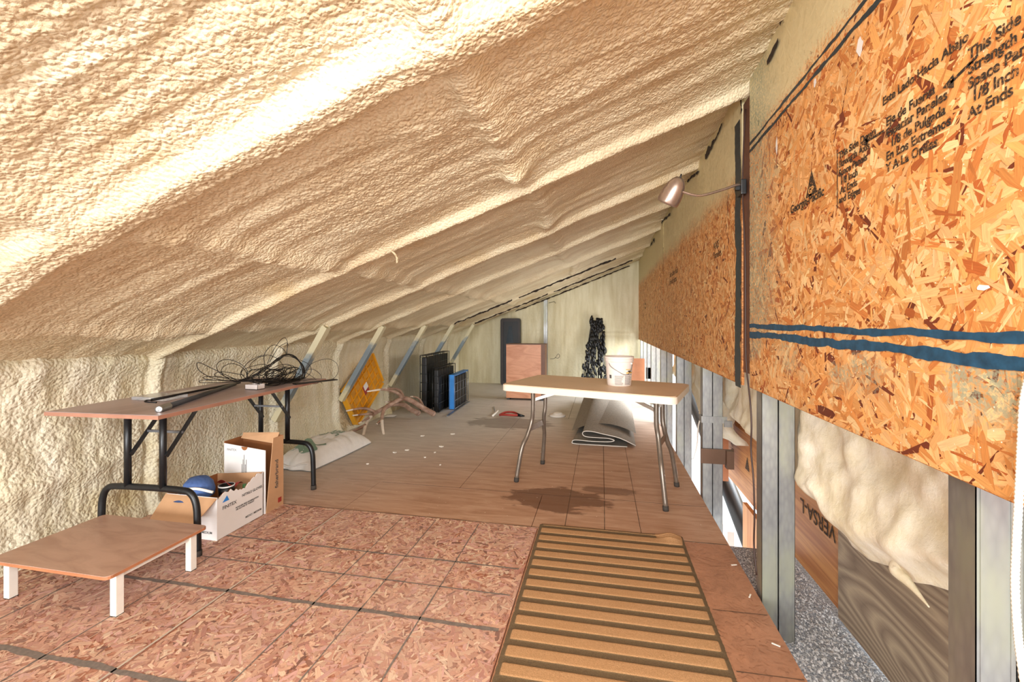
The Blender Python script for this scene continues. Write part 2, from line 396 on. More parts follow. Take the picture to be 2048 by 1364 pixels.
# thick lumps of foam where the purlin meets rafter two
for (cx, cy, r_, a_) in ((-.38, 1.98, .09, .045), (-.55, 1.35, .12, .03), (-1.35, 2.05, .1, .02), (-.36, 3.1, .1, .03)):
    D += a_*np.exp(-(((XX-cx)/r_)**2+((YY-cy)/(r_*.8))**2))*(1+.6*fbm(XX*14, YY*14, 61, 2))
# popcorn skin, near part only where the mesh is fine enough
fade = np.clip((3.2-YY)/1.5, 0, 1)
qx = XX+fbm(XX*12, YY*12, 71, 2)*.03; qy = YY+fbm(XX*12, YY*12, 75, 2)*.03
D += fade*.0075*(1-np.minimum(1, worley(qx*38, qy*52, 3)*1.15))
D += .02*np.exp(-((XX-XL)/.08)**2)                                   # fillet into the knee wall
ZZ = ZL+SL*(XX-XL)-D+.045
P = np.stack([XX, YY, ZZ], -1)
ceiling = tag(gridmesh('ceiling', P, M_foam_c), kind='structure')
tag(ceiling, 'sloping ceiling thickly covered in cream spray foam over the rafters')
def ceil_z(x, y):
    return ZL+SL*(x-XL)
# left knee wall
ys2 = np.concatenate([np.arange(YF, 2.6, .0105), np.arange(2.6, 8.45, .022)]); zs = np.linspace(-.02, ZL+.07, 120)
YY2, Z2 = np.meshgrid(ys2, zs); D2 = np.zeros_like(YY2)
for yk in RAFT:
    dd = YY2-yk-.02+fbm(Z2*1.5, YY2*.5, 9, 2)*.04
    D2 += .035*plateau(dd, .028, .006)+.012*np.exp(-(dd/.1)**2)-.012*np.exp(-((np.abs(dd)-.06)/.012)**2)
D2 += .05*fbm(YY2*2.2, Z2*1.6, 82, 4)*np.clip((4.6-YY2)/3, .35, 1)+.022*fbm(YY2*9, Z2*3, 85, 3)*np.clip((3.4-YY2)/1.5, .2, 1)
D2 += .05*np.exp(-(Z2/.10)**2)+.05*np.exp(-((Z2-ZL)/.08)**2)+.03*np.exp(-((Z2-.35-.1*fbm(YY2*1.5, Z2*0, 88, 2))/.05)**2)*np.clip((2.6-YY2)/1, 0, 1)
D2 += .006*(1-np.minimum(1, worley(YY2*26, Z2*22, 8)))*np.clip((3.2-YY2)/1.2, 0, 1)
P = np.stack([XL+D2, YY2, Z2], -1)[::-1]
wall_left = tag(gridmesh('wall_left', P, M_foam_l), 'low knee wall coated in pale yellow spray foam', kind='structure')
# back wall
xs3 = np.linspace(XL-.05, XR+.1, 150); zs3 = np.linspace(-.02, 2.45, 110); X3, Z3 = np.meshgrid(xs3, zs3)
D3 = .02*fbm(X3*3, Z3*.8, 91, 4)+.008*fbm(X3*12, Z3*2, 93, 2)-.012*np.exp(-((Z3-1.03)/.012)**2)-.01*np.exp(-((Z3-.96)/.008)**2)
for xk in (-2.3, -1.75, -1.25, -.7, -.45, -.2, .05, .3, .5): D3 -= .010*np.exp(-((X3-xk-.01*np.sin(Z3*5))/.010)**2)
P = np.stack([X3, YB-.03-D3, Z3], -1)
wall_back = tag(gridmesh('wall_back', P, M_foam_b), 'gable end wall with thin smooth foam', kind='structure')
mb = MB(); mb.box(-1.075, -1.005, YB-.10, YB-.02, .0, 1.62); mb.box(-1.045, -1.035, YB-.115, YB-.10, .0, 1.62)
tag(mb.build('steel_stud', M_steel, wall_back), 'bare steel stud in the foam end wall')
mb = MB()
mb.tube(spline([(-.98, 8.32, 1.56), (-.93, 8.28, 1.57), (-.87, 8.27, 1.58), (-.85, 8.29, 1.55)], 6), .004, 5)
mb.tube(spline([(-.95, 8.3, .50), (-.86, 8.27, .52), (-.80, 8.27, .60), (-.77, 8.27, .56), (-.8, 8.28, .52), (-.86, 8.27, .53)], 6), .004, 5)
mb.build('loose_wire', M_blackp, wall_back)

# floor
floor = tag(empty('floor'), 'wood sheet subfloor', kind='structure')
flo = MB(); flo.box(XL-.1, XR, YF, YB+.1, -.13, -.021); flo.build('joist_deck', M_core_f, floor)
def sheet(name, x0, x1, y0, y1, m, parent=floor):
    g_ = .0018; mb = MB(); mb.box(x0+g_, x1-g_, y0+g_, y1-g_, -.02, 0); return mb.build(name, m, parent)
osbA = sheet('osb_sheet', XL-.1, -1.62, YF, 2.53, M_core_f); osbB = sheet('osb_sheet', -1.62, -.362, YF, 2.53, M_core_f)
osbC = sheet('osb_sheet', -.362, XR, YF, 2.53, M_strip)
for (x0, x1, y0, y1) in ((XL-.1, -1.62, 2.53, 3.02), (-1.62, -.40, 2.53, 3.02), (-.4, .67, 2.53, 3.02), (XL-.1, -1.0, 3.02, 5.46), (-1.0, .018, 3.02, 5.46), (.018, .67, 3.02, 5.46),
                         (XL-.1, -1.6, 5.46, 8.42), (-1.6, -.4, 5.46, 8.42), (-.4, .67, 5.46, 8.42)):
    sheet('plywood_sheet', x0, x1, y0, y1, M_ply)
def flakes(name, n, org, U, V, N, lu, lv, parent, m, palette, weights, L=(.03, .11), W=(.008, .024), dens=None, lim=None):
    """flat wood strands pressed in a sheet: org + a*U + b*V, thin relief along N"""
    a = rng.random(n)*lu; b = rng.random(n)*lv
    if dens is not None: a = dens(a)
    th = rng.random(n)*math.pi
    Ls = L[0]+(L[1]-L[0])*rng.random(n)**1.6; Ws = W[0]+(W[1]-W[0])*rng.random(n)**1.5
    ref = np.array([(-.5, -.42), (-.2, -.52), (.46, -.40), (.52, .05), (.42, .48), (-.25, .5), (-.52, .3)])
    k = len(ref); jit = (rng.random((n, k, 2))-.5)*np.array([.10, .24])
    q = (ref[None]+jit)*np.stack([Ls, Ws], 1)[:, None]
    ca, sa = np.cos(th)[:, None], np.sin(th)[:, None]
    pa = q[..., 0]*ca-q[..., 1]*sa+a[:, None]; pb = q[..., 0]*sa+q[..., 1]*ca+b[:, None]
    pa = np.clip(pa, 0, lu); pb = np.clip(pb, 0, lv)
    h = rng.random(n)[:, None]*.0014+(q[..., 0]/Ls[:, None])*(rng.random(n)[:, None]-.5)*.0009+(q[..., 1]/Ws[:, None])*(rng.random(n)[:, None]-.5)*.0009+.0006
    P_ = np.array(org)+pa[..., None]*np.array(U)+pb[..., None]*np.array(V)+h[..., None]*np.array(N)
    me = bpy.data.meshes.new(name); me.vertices.add(n*k); me.vertices.foreach_set('co', P_.reshape(-1).astype('f4'))
    me.loops.add(n*k); me.loops.foreach_set('vertex_index', np.arange(n*k, dtype='i4'))
    me.polygons.add(n); me.polygons.foreach_set('loop_start', np.arange(0, n*k, k, dtype='i4')); me.polygons.foreach_set('loop_total', np.full(n, k, 'i4'))
    me.update(calc_edges=True)
    uv = me.uv_layers.new(name='UVMap'); off = rng.random((n, 1, 2))*7
    uv.data.foreach_set('uv', (q+off).reshape(-1).astype('f4'))
    pal = np.array([lin(c_) for c_ in palette]); ci = rng.choice(len(pal), n, p=np.array(weights)/sum(weights))
    colr = pal[ci]*(.82+.3*rng.random((n, 1))); colr = np.clip(colr, 0, 1)
    at = me.color_attributes.new('tone', 'FLOAT_COLOR', 'CORNER')
    cc = np.ones((n, k, 4)); cc[..., :3] = colr[:, None]; at.data.foreach_set('color', cc.reshape(-1).astype('f4'))
    me.materials.append(m)
    o = link(name, me, parent); o['kind'] = 'stuff'; return o
PALF = ['d9ac94', 'e2baa0', 'cf9c86', 'c08a7c', 'a0705e', 'ecd0b6', 'dbaca2', '8a6256']
for (o_, x0, x1, nf) in ((osbA, XL, -1.622, 12000), (osbB, -1.618, -.364, 15500)):
    flakes('wood_flakes', nf, (x0+.002, .25, 0), (1, 0, 0), (0, 1, 0), (0, 0, 1), x1-x0-.004, 2.53-.25-.002, o_, M_flake_f, PALF, [5, 4, 5, 3, 1.1, 2.5, 3, .8], (.02, .085), (.006, .02))
PALC = ['ae7c5e', 'b58566', 'a47357', '9c6a4e', 'bb8f70']
flakes('wood_flakes', 5000, (-.360, .25, 0), (1, 0, 0), (0, 1, 0), (0, 0, 1), XR+.358, 2.53-.252, osbC, M_strip, PALC, [3, 3, 3, 1, 1], (.03, .09), (.01, .022))
def ragged(p0, p1, w, lift, side, nrm, n=60, jit=.35, seed=1):   # flat ragged strip between two points
    n = n*3; p0 = Vector(p0); p1 = Vector(p1); side = Vector(side); nrm = Vector(nrm)
    xx = np.arange(n+1)*(p1-p0).length/n
    e1 = fbm(xx*18, xx*0+seed, seed, 5)*jit*1.1; e2 = fbm(xx*18, xx*0+seed*2, seed+20, 5)*jit*1.1; off = fbm(xx*5, xx*0, seed+40, 3)*w*.25
    vs = []
    for i in range(n+1):
        c_ = p0.lerp(p1, i/n)+side*off[i]
        vs += [c_-side*w*(.5+e1[i])+nrm*lift, c_+side*w*(.5+e2[i])+nrm*lift]
    return MB().add(vs, [(i*2, i*2+2, i*2+3, i*2+1) for i in range(n)])
k = 0
for (y0, x0, x1, w_) in ((1.205, XL+.06, -.39, .022), (1.66, XL+.06, -.39, .018), (1.88, XL+.2, -.39, .007), (2.09, XL+.2, -.39, .010), (.78, XL+.06, -.39, .01)):
    k += 1; ragged((x0, y0, .0015), (x1, y0-.005, .0015), w_, .0012, (0, 1, 0), (0, 0, 1), 90, .3, k).build('adhesive_line', M_chalk, floor)
for x0 in (-2.37, -1.95, -1.2, -.985, -.72):
    k += 1; ragged((x0, .4, .0015), (x0+.01, 2.5, .0015), .0055, .0012, (1, 0, 0), (0, 0, 1), 90, .4, k).build('chalk_line', M_chalk, floor)
ragged((-1.645, .4, .0015), (-1.607, 2.52, .0015), .009, .0012, (1, 0, 0), (0, 0, 1), 90, .2, 77).build('dusty_joint', M_seam, floor)
ragged((XL+.1, 2.532, .0012), (.66, 2.532, .0012), .005, .001, (0, 1, 0), (0, 0, 1), 90, .3, 78).build('sheet_joint', M_groove, floor)
for (a, b) in (((-.21, 2.54), (-.21, 4.4)), ((.22, 2.54), (.22, 4.4)), ((.018, 2.54), (.018, 3.0))):
    k += 1; ragged((*a, .0005), (*b, .0005), .0035, .0006, (1, 0, 0), (0, 0, 1), 40, .3, k).build('chalk_line', M_groove, floor)
for yy, xa, xb in ((1.35, .45, .66), (1.62, .45, .66), (1.95, .45, .66), (3.02, -1.6, .66), (5.46, -2.5, .66)):
    k += 1; ragged((xa, yy, .0018), (xb, yy+.005, .0018), .004, .001, (0, 1, 0), (0, 0, 1), 40, .3, k).build('sheet_joint', M_groove, floor)

# right wall: OSB sheets on steel studs
wall_right = tag(empty('wall_right', (XR, 0, 0)), 'tall stud wall with bare strand board sheets', kind='structure')
def wsheet(y0, y1, z0, lab):
    mb = MB(); mb.box(0, .0115, y0, y1, z0, ZR+.06); o = mb.build('osb_panel', M_core_w, wall_right); tag(o, lab); return o
PAN1 = wsheet(.15, 2.205, .89, 'big near strand board sheet with stamped lettering and two blue lines')
PAN2 = wsheet(2.325, 5.085, .885, 'middle strand board sheet, top misted with foam')
PAN3 = wsheet(5.10, YB-.02, .88, 'far strand board sheet by the end wall')
PALW = ['f4c084', 'eaa964', 'd99250', 'f9d49c', 'b4622f', '76351e', 'f0b474', 'cb7f42']
WW = [6, 5, 4, 3.2, 1.6, .9, 5, 2]
flakes('wood_flakes', 19000, (0, .3, .892), (0, 1, 0), (0, 0, 1), (-1, 0, 0), 1.903, 1.44, PAN1, M_flake_w, PALW, WW, (.025, .14), (.005, .025), dens=lambda a: a)
flakes('wood_flakes', 19000, (0, 2.327, .887), (0, 1, 0), (0, 0, 1), (-1, 0, 0), 2.755, 1.44, PAN2, M_flake_w, PALW, WW, (.03, .11), (.007, .02))
flakes('wood_flakes', 11000, (0, 5.102, .882), (0, 1, 0), (0, 0, 1), (-1, 0, 0), 3.27, 1.44, PAN3, M_flake_w, PALW, WW, (.05, .12), (.012, .026))
xo = -.0024
for (za, zb, w_, sd) in ((1.174, 1.163, .019, 3), (1.137, 1.121, .024, 4)):
    ragged((xo, 2.2, za), (xo, .3, zb-.004), w_, .0008, (0, 0, 1), (-1, 0, 0), 150, .28, sd).build('blue_paint_line', M_blue, PAN1)
for (za, zb, w_, sd) in ((1.973, 1.99, .014, 5), (2.006, 2.035, .011, 6)):
    ragged((xo, 2.2, za), (xo, .5, zb), w_, .0008, (0, 0, 1), (-1, 0, 0), 150, .42, sd).build('blue_paint_line', M_bluedk, PAN1)
ragged((xo, 2.372, .87), (xo, 2.372, 2.19), .088, .0015, (0, 1, 0), (-1, 0, 0), 80, .18, 7).build('blue_painted_edge', M_bluedk, PAN2)
ragged((xo, 5.09, 1.72), (xo, 5.09, 2.02), .02, .0015, (0, 1, 0), (-1, 0, 0), 20, .2, 8).build('dark_joint', M_groove, PAN2)
for (px, py, w_, h_) in ((1722, 95, .030, .05), (1632, 165, .018, .03), (1555, 290, .02, .07), (1970, 575, .035, .011)):
    q = atX(px, py, XR); r_ = random.Random(px)
    poly = [(q[1]+w_/2*math.cos(a)*r_.uniform(.7, 1.2), q[2]+h_/2*math.sin(a)*r_.uniform(.7, 1.2)) for a in np.linspace(0, 2*math.pi, 12)[:-1]]
    m = MB(); m.add([(-.0030, y, z) for y, z in poly], [tuple(range(len(poly)))]); m.build('white_paint_patch', M_cardw, PAN1)
# stamped writing
def text(s_, size, Mx, m, parent, name='stamped_lettering', ext=.0002, bold=0):
    cu = bpy.data.curves.new(name, 'FONT'); cu.body = s_; cu.size = size; cu.extrude = ext; cu.offset = bold; cu.space_line = .95
    o = bpy.data.objects.new('tmp', cu); COL.objects.link(o); bpy.context.view_layer.update()
    me = bpy.data.meshes.new_from_object(o.evaluated_get(bpy.context.evaluated_depsgraph_get()))
    bpy.data.objects.remove(o); me.materials.clear(); me.materials.append(m)
    me.transform(Mx); return link(name, me, parent)
def frame(org, ex, ey):
    ex = Vector(ex).normalized(); ey = Vector(ey).normalized(); ez = ex.cross(ey)
    M_ = Matrix((ex, ey, ez)).transposed().to_4x4(); M_.translation = Vector(org); return M_
def wtext(s_, px, py, size, parent=PAN1, bold=.0006):
    q = atX(px, py, XR); return text(s_, size, frame((-.0032, q[1], q[2]), (0, -1, 0), (0, 0, 1)), M_ink, parent, bold=bold)
wtext('Georgia-Pacific', 1583, 428, .040, bold=.001)
wtext('This Side Down\nStrength Axis\nSpace Panels\n 1/8 Inch\n At Ends\nand Edges', 1680, 318, .027)
wtext('Este Lado Hacia Abajo\n', 1768, 212, .028)
wtext('Eje de Fuerza\nEspaciar Paneles\n  1/8 de Pulgada\nEn Los Extremos\nY A La Orillas', 1775, 253, .029)
wtext('This Side Down\nStrength Axis\nSpace Panels\n 1/8 Inch\nAt Ends', 1940, 120, .029)
q = atX(1625, 372, XR); m = MB()
tri = [(q[1]+.040, q[2]-.03), (q[1]-.040, q[2]-.03), (q[1], q[2]+.052)]
m.prism([(-y, z) for y, z in tri], 0, .0004, frame((-.003, 0, 0), (0, -1, 0), (0, 0, 1))); m.build('triangle_emblem', M_ink, PAN1)
text('GP', .03, frame((-.0038, q[1]+.022, q[2]-.022), (0, -1, 0), (0, 0, 1)), simple('bare wood', 'd9a05e'), PAN1, 'emblem_letters', bold=.0005)
m = MB(); q = atX(1677, 410, XR); m.box(-.0034, -.0028, q[1]-.0015, q[1]+.0015, q[2]-.01, q[2]+.16); m.build('stamped_rule', M_ink, PAN1)
for (a, b) in (((1770, 262), (1735, 283)), ((1960, 110), (1905, 165))):
    q0, q1 = atX(*a, XR), atX(*b, XR); m = MB(); m.beam((-.003, q0[1], q0[2]), (-.003, q1[1], q1[2]), .0008, .006)
    m.add([(-.0034, q1[1]+.02, q1[2]), (-.0034, q1[1]-.008, q1[2]+.014), (-.0034, q1[1]-.008, q1[2]-.014)], [(0, 1, 2)]); m.build('stamped_arrow', M_ink, PAN1)
for (px, py, sz, s_) in ((1340, 555, .075, 'Este Lado Hacia\nEje de Fuerza'), (1428, 500, .06, 'AXIS\nPaneles'), (1290, 610, .07, 'Space\nPanels')):
    q = atX(px, py, XR); text(s_, sz, frame((-.0032, q[1], q[2]), (0, -1, 0), (0, 0, 1)), M_ink, PAN2 if q[1] < 5 else PAN3)
# studs
def stud(y, lab, w_=.13, z0=-.75, far=False):
    x0 = .0135; fl = .066; t_ = .0016; m = MB()
    for (a, b) in ((x0, x0+w_*.49), (x0+w_*.51, x0+w_)):
        m.box(a, b, y, y+t_, z0, ZR)                       # web facing the open end
        m.box(a, a+t_, y, y+fl, z0, ZR); m.box(b-t_, b, y, y+fl, z0, ZR)
        m.box(a+t_, a+.012, y+fl-t_, y+fl, z0, ZR)
        wq = (b-a)
        m.box(a+wq*.10, a+wq*.16, y-.002, y, z0, ZR); m.box(a+wq*.84, a+wq*.90, y-.002, y, z0, ZR)
    o = m.build('steel_stud', M_steel, wall_right); tag(o, lab); return o
studs = []
for y_, lab in ((.976, 'nearest steel stud at the right edge'), (2.092, 'second steel stud, just under the board joint'), (3.24, 'third steel stud, wrapped by a strap and a bracket'),
                (4.3, 'fourth steel stud, past the folding table corner'), (5.41, 'fifth steel stud'), (6.45, 'sixth steel stud'), (7.0, 'seventh steel stud'), (7.6, 'eighth steel stud'), (8.2, 'last steel stud, in the far corner')):
    studs.append(stud(y_, lab))
m = MB(); m.box(.005, .17, 3.232, 3.238, .50, .545); m.box(.005, .009, 3.238, 3.31, .50, .545); m.box(.15, .20, 3.222, 3.236, .478, .52)
tag(m.build('pipe_strap', M_steel, wall_right), 'shiny strap round the third stud')
m = MB(); m.box(-.002, .155, 3.215, 3.236, .225, .325, None, .002); m.box(.155, .20, 3.18, 3.236, .205, .325); tag(m.build('steel_bracket', simple('brown steel', '6e5443', .4, .5), wall_right), 'brown bracket clamped to the third stud')
m = MB(); m.box(0, .16, 7.0, 7.03, .33, .50); m.build('dark_block', M_darkgap, wall_right)
# beams and boards behind the studs
m = MB(); m.box(.43, .475, 2.30, 5.3, -.17, .385); LV = m.build('laminated_beam', M_lvl, wall_right); tag(LV, 'orange laminated beam stamped with black letters')
m = MB(); m.box(.425, .475, 2.295, 3.35-.9, -.17, .40); 
m = MB(); m.box(.40, .43, .3, 2.29, -.17, .62); tag(m.build('plywood_board', M_wply, wall_right), 'grey weathered plywood with wavy grain')
m = MB(); m.box(.38, .41, 2.94, 3.62, -.75, -.172); tag(m.build('pine_board', M_pine, wall_right), 'bright orange board below the beam')
m = MB(); m.box(.36, .40, 3.35, 3.75, .38, 1.0); tag(m.build('osb_scrap', M_core_w, wall_right), 'strip of strand board behind the studs')
m = MB(); m.box(.30, .34, 3.85, 4.2, -.1, .9); tag(m.build('brown_board', M_edge, wall_right), 'stained brown board between the studs')
m = MB(); m.box(.455, .475, .2, 5.2, .39, 2.4); m.build('sheathing', M_core_w, wall_right)
q = atX(1668, 1072, XR+.425)
text('VERSA-L', .105, frame((.427, q[1]-.01, q[2]+.04), (0, 1, 0), (0, 0, -1)), M_ink, LV, 'stamped_lettering', bold=.001)
q = atX(1478, 905, XR+.43)
text('M31\n2400\n0306', .045, frame((.427, q[1]+.22, q[2]-.0), (0, -1, 0), (0, 0, 1)), M_ink, LV, 'stamped_lettering')
q = atX(1495, 930, XR+.43); m = MB(); m.prism([(-.05, -.04), (.05, -.04), (0, .06)], 0, .0005, frame((.428, q[1], q[2]), (0, -1, 0), (0, 0, 1))); m.build('diamond_emblem', M_ink, LV)
# chips under the wall
m = MB(); m.box(.012, .62, .2, 2.93, -.24, -.19); m.build('cavity_tray', M_chip, wall_right)
n = 16000; cp = np.stack([.014+rng.random(n)*.40, .3+rng.random(n)**1.0*2.6, -.19+rng.random(n)*.012], 1)
ang = rng.random((n, 3))*6.28; sz = .0035+.0045*rng.random(n)
A = np.stack([np.cos(ang[:, 0])*np.cos(ang[:, 1]*.3), np.sin(ang[:, 0]), .5*np.sin(ang[:, 1])], 1)*sz[:, None]
B = np.stack([-np.sin(ang[:, 0]), np.cos(ang[:, 0]), .5*np.cos(ang[:, 2])], 1)*sz[:, None]*.7
V = np.stack([cp-A, cp-B, cp+A, cp+B], 1).reshape(-1, 3)
me = bpy.data.meshes.new('insulation_chips'); me.from_pydata(V.tolist(), [], [(i*4, i*4+1, i*4+2, i*4+3) for i in range(n)]); me.materials.append(simple('pale grey chip', 'dde3ec', .8, 0, .4, 300))
o = link('insulation_chips', me, wall_right); o['kind'] = 'stuff'
# things seen down through the gap
o = MB().box(3.2, 3.25, 3.3, 12, -1.9, 2.6).build('wall_beyond', M_cream); tag(o, 'cream wall of the room below, seen through the studs', kind='structure')
m = MB(); m.tube([(1.15, 6.2, .25), (1.22, 4.9, -.35), (1.30, 3.6, -1.0)], .075, 14); o = m.build('black_duct', M_blackp)
tag(o, 'black pipe running diagonally in the gap behind the studs', 'pipe')
m = MB(); m.box(.95, 1.0, 3.65, 4.5, -.95, -.42); o = m.build('white_sign', M_cardw); tag(o, 'white board with black letters low behind the studs', 'board')
text('Q S', .22, frame((.948, 4.35, -.75), (0, -1, 0), (0, 0, 1)), M_ink, o, 'lettering')
m = MB(); m.tube(spline([atX(1406, 826, .80), atX(1397, 850, .80), atX(1394, 890, .82), atX(1388, 915, .84), atX(1384, 918, .86)], 8), .006, 7); o = m.build('white_cable', M_white)
tag(o, 'white cable curving down beside the strapped third stud', 'cable')

# ------------------------------------------------------------------ fibreglass batts
def batt(y0, y1, xf, zbot, ztop, lab, bulge=.05, seed=1, ny=70, nz=50):
    def fn(i, j):
        y = y0+(y1-y0)*i; zb = zbot(y); z = zb+(ztop-zb)*j
        e = math.sin(math.pi*min(1, max(0, i)))**.35
        a = np.array([y*5.0]); b = np.array([z*4.0])
        n_ = fbm(a, b, seed, 4)[0]
        curl = math.exp(-(j/.12)**2)
        x = xf-bulge*e*(1-.3*j)+n_*.07+curl*.06-.03*math.exp(-((j-.16)/.09)**2)
        if seed == 3 and y < 1.8: x += .16*max(0, (j-.66)/.34)*min(1, (1.8-y)/.3)
        return (x, y, z+.02*fbm(np.array([y*9]), np.array([z*3.]), seed+9, 2)[0]*(1-j))
    m = MB(); m.grid(fn, ny, nz)
    m.v += [(x+.09, y, z) for x, y, z in m.v]
    nf = len(m.f); N_ = ny*nz
    m.f += [tuple(reversed([k_+N_ for k_ in f_])) for f_ in m.f[:nf]]; m.sm += [True]*nf
    bd = [i for i in range(ny-1)]
    for i in range(ny-1): m.f.append((i+1, i, i+N_, i+1+N_)); m.sm.append(True)
    for j in range(nz-1):
        a = j*ny; b = (j+1)*ny; m.f.append((a, b, b+N_, a+N_)); m.sm.append(True)
        a = j*ny+ny-1; b = (j+1)*ny+ny-1; m.f.append((b, a, a+N_, b+N_)); m.sm.append(True)
    o = m.build('insulation_batt', M_batt); tag(o, lab, 'insulation', 'fibreglass batts behind the steel studs'); return o
def interp(pts):
    ys_ = [p[0] for p in pts]; zs_ = [p[1] for p in pts]; o_ = np.argsort(ys_)
    return lambda y: float(np.interp(y, np.array(ys_)[o_], np.array(zs_)[o_]))
xb = .93
pts = [(p[1], p[2]) for p in (atX(px, py, xb) for px, py in ((1582, 850), (1592, 935), (1625, 990), (1660, 1010), (1690, 1030), (1715, 1085), (1760, 1125), (1810, 1140), (1850, 1160), (1920, 1180), (2000, 1200)))]
batt(1.15, 2.42, xb, interp(pts), .99, 'large cream batt sagging between the nearest and second studs', .09, 3)
xb2 = .92
pts = [(p[1], p[2]) for p in (atX(px, py, xb2) for px, py in ((1448, 765), (1455, 790), (1465, 825), (1480, 850), (1500, 868), (1520, 885)))]
batt(2.55, 3.55, xb2, interp(pts), .99, 'pale batt hanging just left of the second stud', .05, 8, 50, 30)
pts = [(p[1], p[2]) for p in (atX(px, py, .9) for px, py in ((1376, 700), (1380, 760), (1390, 790), (1398, 835), (1410, 850)))]
batt(3.55, 4.6, .9, interp(pts), .99, 'torn batt between the third and fourth studs', .04, 12, 40, 24)
pts = [(p[1], p[2]) for p in (atX(px, py, .9) for px, py in ((1322, 735), (1335, 745), (1352, 755)))]
batt(4.6, 5.7, .9, interp(pts), .99, 'small tuft of batt between the fourth and fifth studs', .04, 15, 40, 20)
m = MB(); q0 = atX(1795, 1140, .90); q1 = atX(1830, 1180, .90); q2 = atX(1858, 1214, .90)
m.tube(spline([q0+np.array((0.02, 0, .03)), q0, (q0+q1)/2, q1, q2], 6), list(np.linspace(.028, .002, 25)), 8); o = m.build('insulation_wisp', M_batt); tag(o, 'twisted wisp hanging under the large cream batt', 'insulation')

# ------------------------------------------------------------------ diagonal braces of the knee wall
for k_, yk in enumerate([3.27, 4.24, 5.36, 6.45, 7.56]):
    a = Vector((XL+.06, yk, .36)); b = Vector((-2.235, yk, 1.155)); m = MB(); d = (b-a).normalized(); up = Vector((0, 1, 0)).cross(d)
    m.beam(a, b, .058, .004, tuple(up)); 
    for s_ in (-1, 1): m.beam(a+Vector((0, s_*.029, 0))+up*.0, b+Vector((0, s_*.029, 0)), .003, .05, tuple(up))
    m.beam(a+up*.024, b+up*.024, .058, .003, tuple(up))
    tag(m.build('diagonal_brace', M_brace, wall_left), ['nearest', 'second', 'third', 'fourth', 'farthest'][k_]+' slanting steel brace splashed with foam')

# ------------------------------------------------------------------ doormat
mat_o = empty('doormat', (.045, 1.8, 0)); tag(mat_o, 'tan ribbed doormat with brown grooves, one far corner curled', 'mat')
x0, x1, y0, y1 = -.40, .395, -.75, .775
def matz(x, y):
    e = min(x-x0, x1-x, y-y0, y1-y)
    ph = ((y1-.035-y) % .0855)/.0855
    rib = 1/(1+math.exp((abs(ph-.55)-.32)/.015))
    z = .0065+(.0035*rib if e > .018 else 0)
    if e < .018: z = .007
    cx, cy = x1-.07, y1-.03
    z += .020*math.exp(-(((x-cx)/.045)**2+((y-cy)/.05)**2))
    return z
xs_ = np.linspace(x0, x1, 60); ys_ = np.linspace(y0, y1, 380)
P = np.array([[(x, y, matz(x, y)+(0.0 if 0 < i < 59 and 0 < j < 379 else -.006)) for i, x in enumerate(xs_)] for j, y in enumerate(ys_)])
P[..., 0] += .004*fbm(P[..., 1]*3, P[..., 0]*2, 5, 2); P[..., 2] += .0004*fbm(P[..., 0]*80, P[..., 1]*80, 7, 2)
P[..., 1] += (P[..., 0]-x0)*.045*0
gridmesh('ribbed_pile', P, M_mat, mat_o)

# ------------------------------------------------------------------ right folding table
ft = empty('folding_table', (-.044, 3.30, 0), math.radians(-17)); tag(ft, 'beige plastic folding table with bent steel legs beside the strand board wall', 'table')
m = MB(); poly = rrect(-.61, .61, -.335, .335, .05, 6)
m.prism(poly, .700, .735); 
inner = [(x*.99, y*.985) for x, y in poly]; m.prism(inner, .735, .738)
m.build('tabletop', M_tabtop, ft)
m = MB(); n_ = len(poly)
rim = [(x, y, z) for z, s_ in ((.690, 1.0), (.690, 1.004), (.733, 1.004), (.733, .999)) for x, y in [(px_*s_, py_*s_*1.002) for px_, py_ in poly]]
m.add(rim, [(r_*n_+i, r_*n_+(i+1) % n_, (r_+1)*n_+(i+1) % n_, (r_+1)*n_+i) for r_ in range(3) for i in range(n_)]); m.build('tabletop_rim', M_tabtop2, ft)
for sgn in (-1, 1):
    xf = sgn*.535; xu = sgn*.455
    fr = MB()
    for s2 in (-1, 1):
        path = spline([(xu, s2*.115, .69), (xu, s2*.115, .52), (xu+sgn*.012, s2*.115, .43), (xu+sgn*.03, s2*.155, .33), (xu+sgn*.05, s2*.205, .24), (xf, s2*.235, .015)], 7)
        L_ = MB(); L_.tube(path, .016, 10); lg = L_.build('leg', M_leg, ft)
        ft2 = MB(); ft2.tube([(xf-sgn*.003, s2*.234, .03), (xf, s2*.2355, 0)], .019, 10); ft2.build('rubber_foot', M_rubber, lg)
    c_ = MB(); c_.box(xu+sgn*.02-.004, xu+sgn*.02+.004, -.13, .13, .36, .405); c_.build('crossbar', M_leg, ft)
    c_ = MB(); c_.tube([(xu, -.115, .68), (xu, .115, .68)], .012, 8); c_.build('top_bar', M_leg, ft)
    for s2 in (-1, 1):
        b_ = MB(); b_.beam((xu-sgn*.005, s2*.1, .60), (sgn*.20, s2*.03, .69), .012, .022); b_.build('folding_brace', simple('pale steel', 'b3aaa0', .35, .6) if s2 < 0 else M_leg, ft)

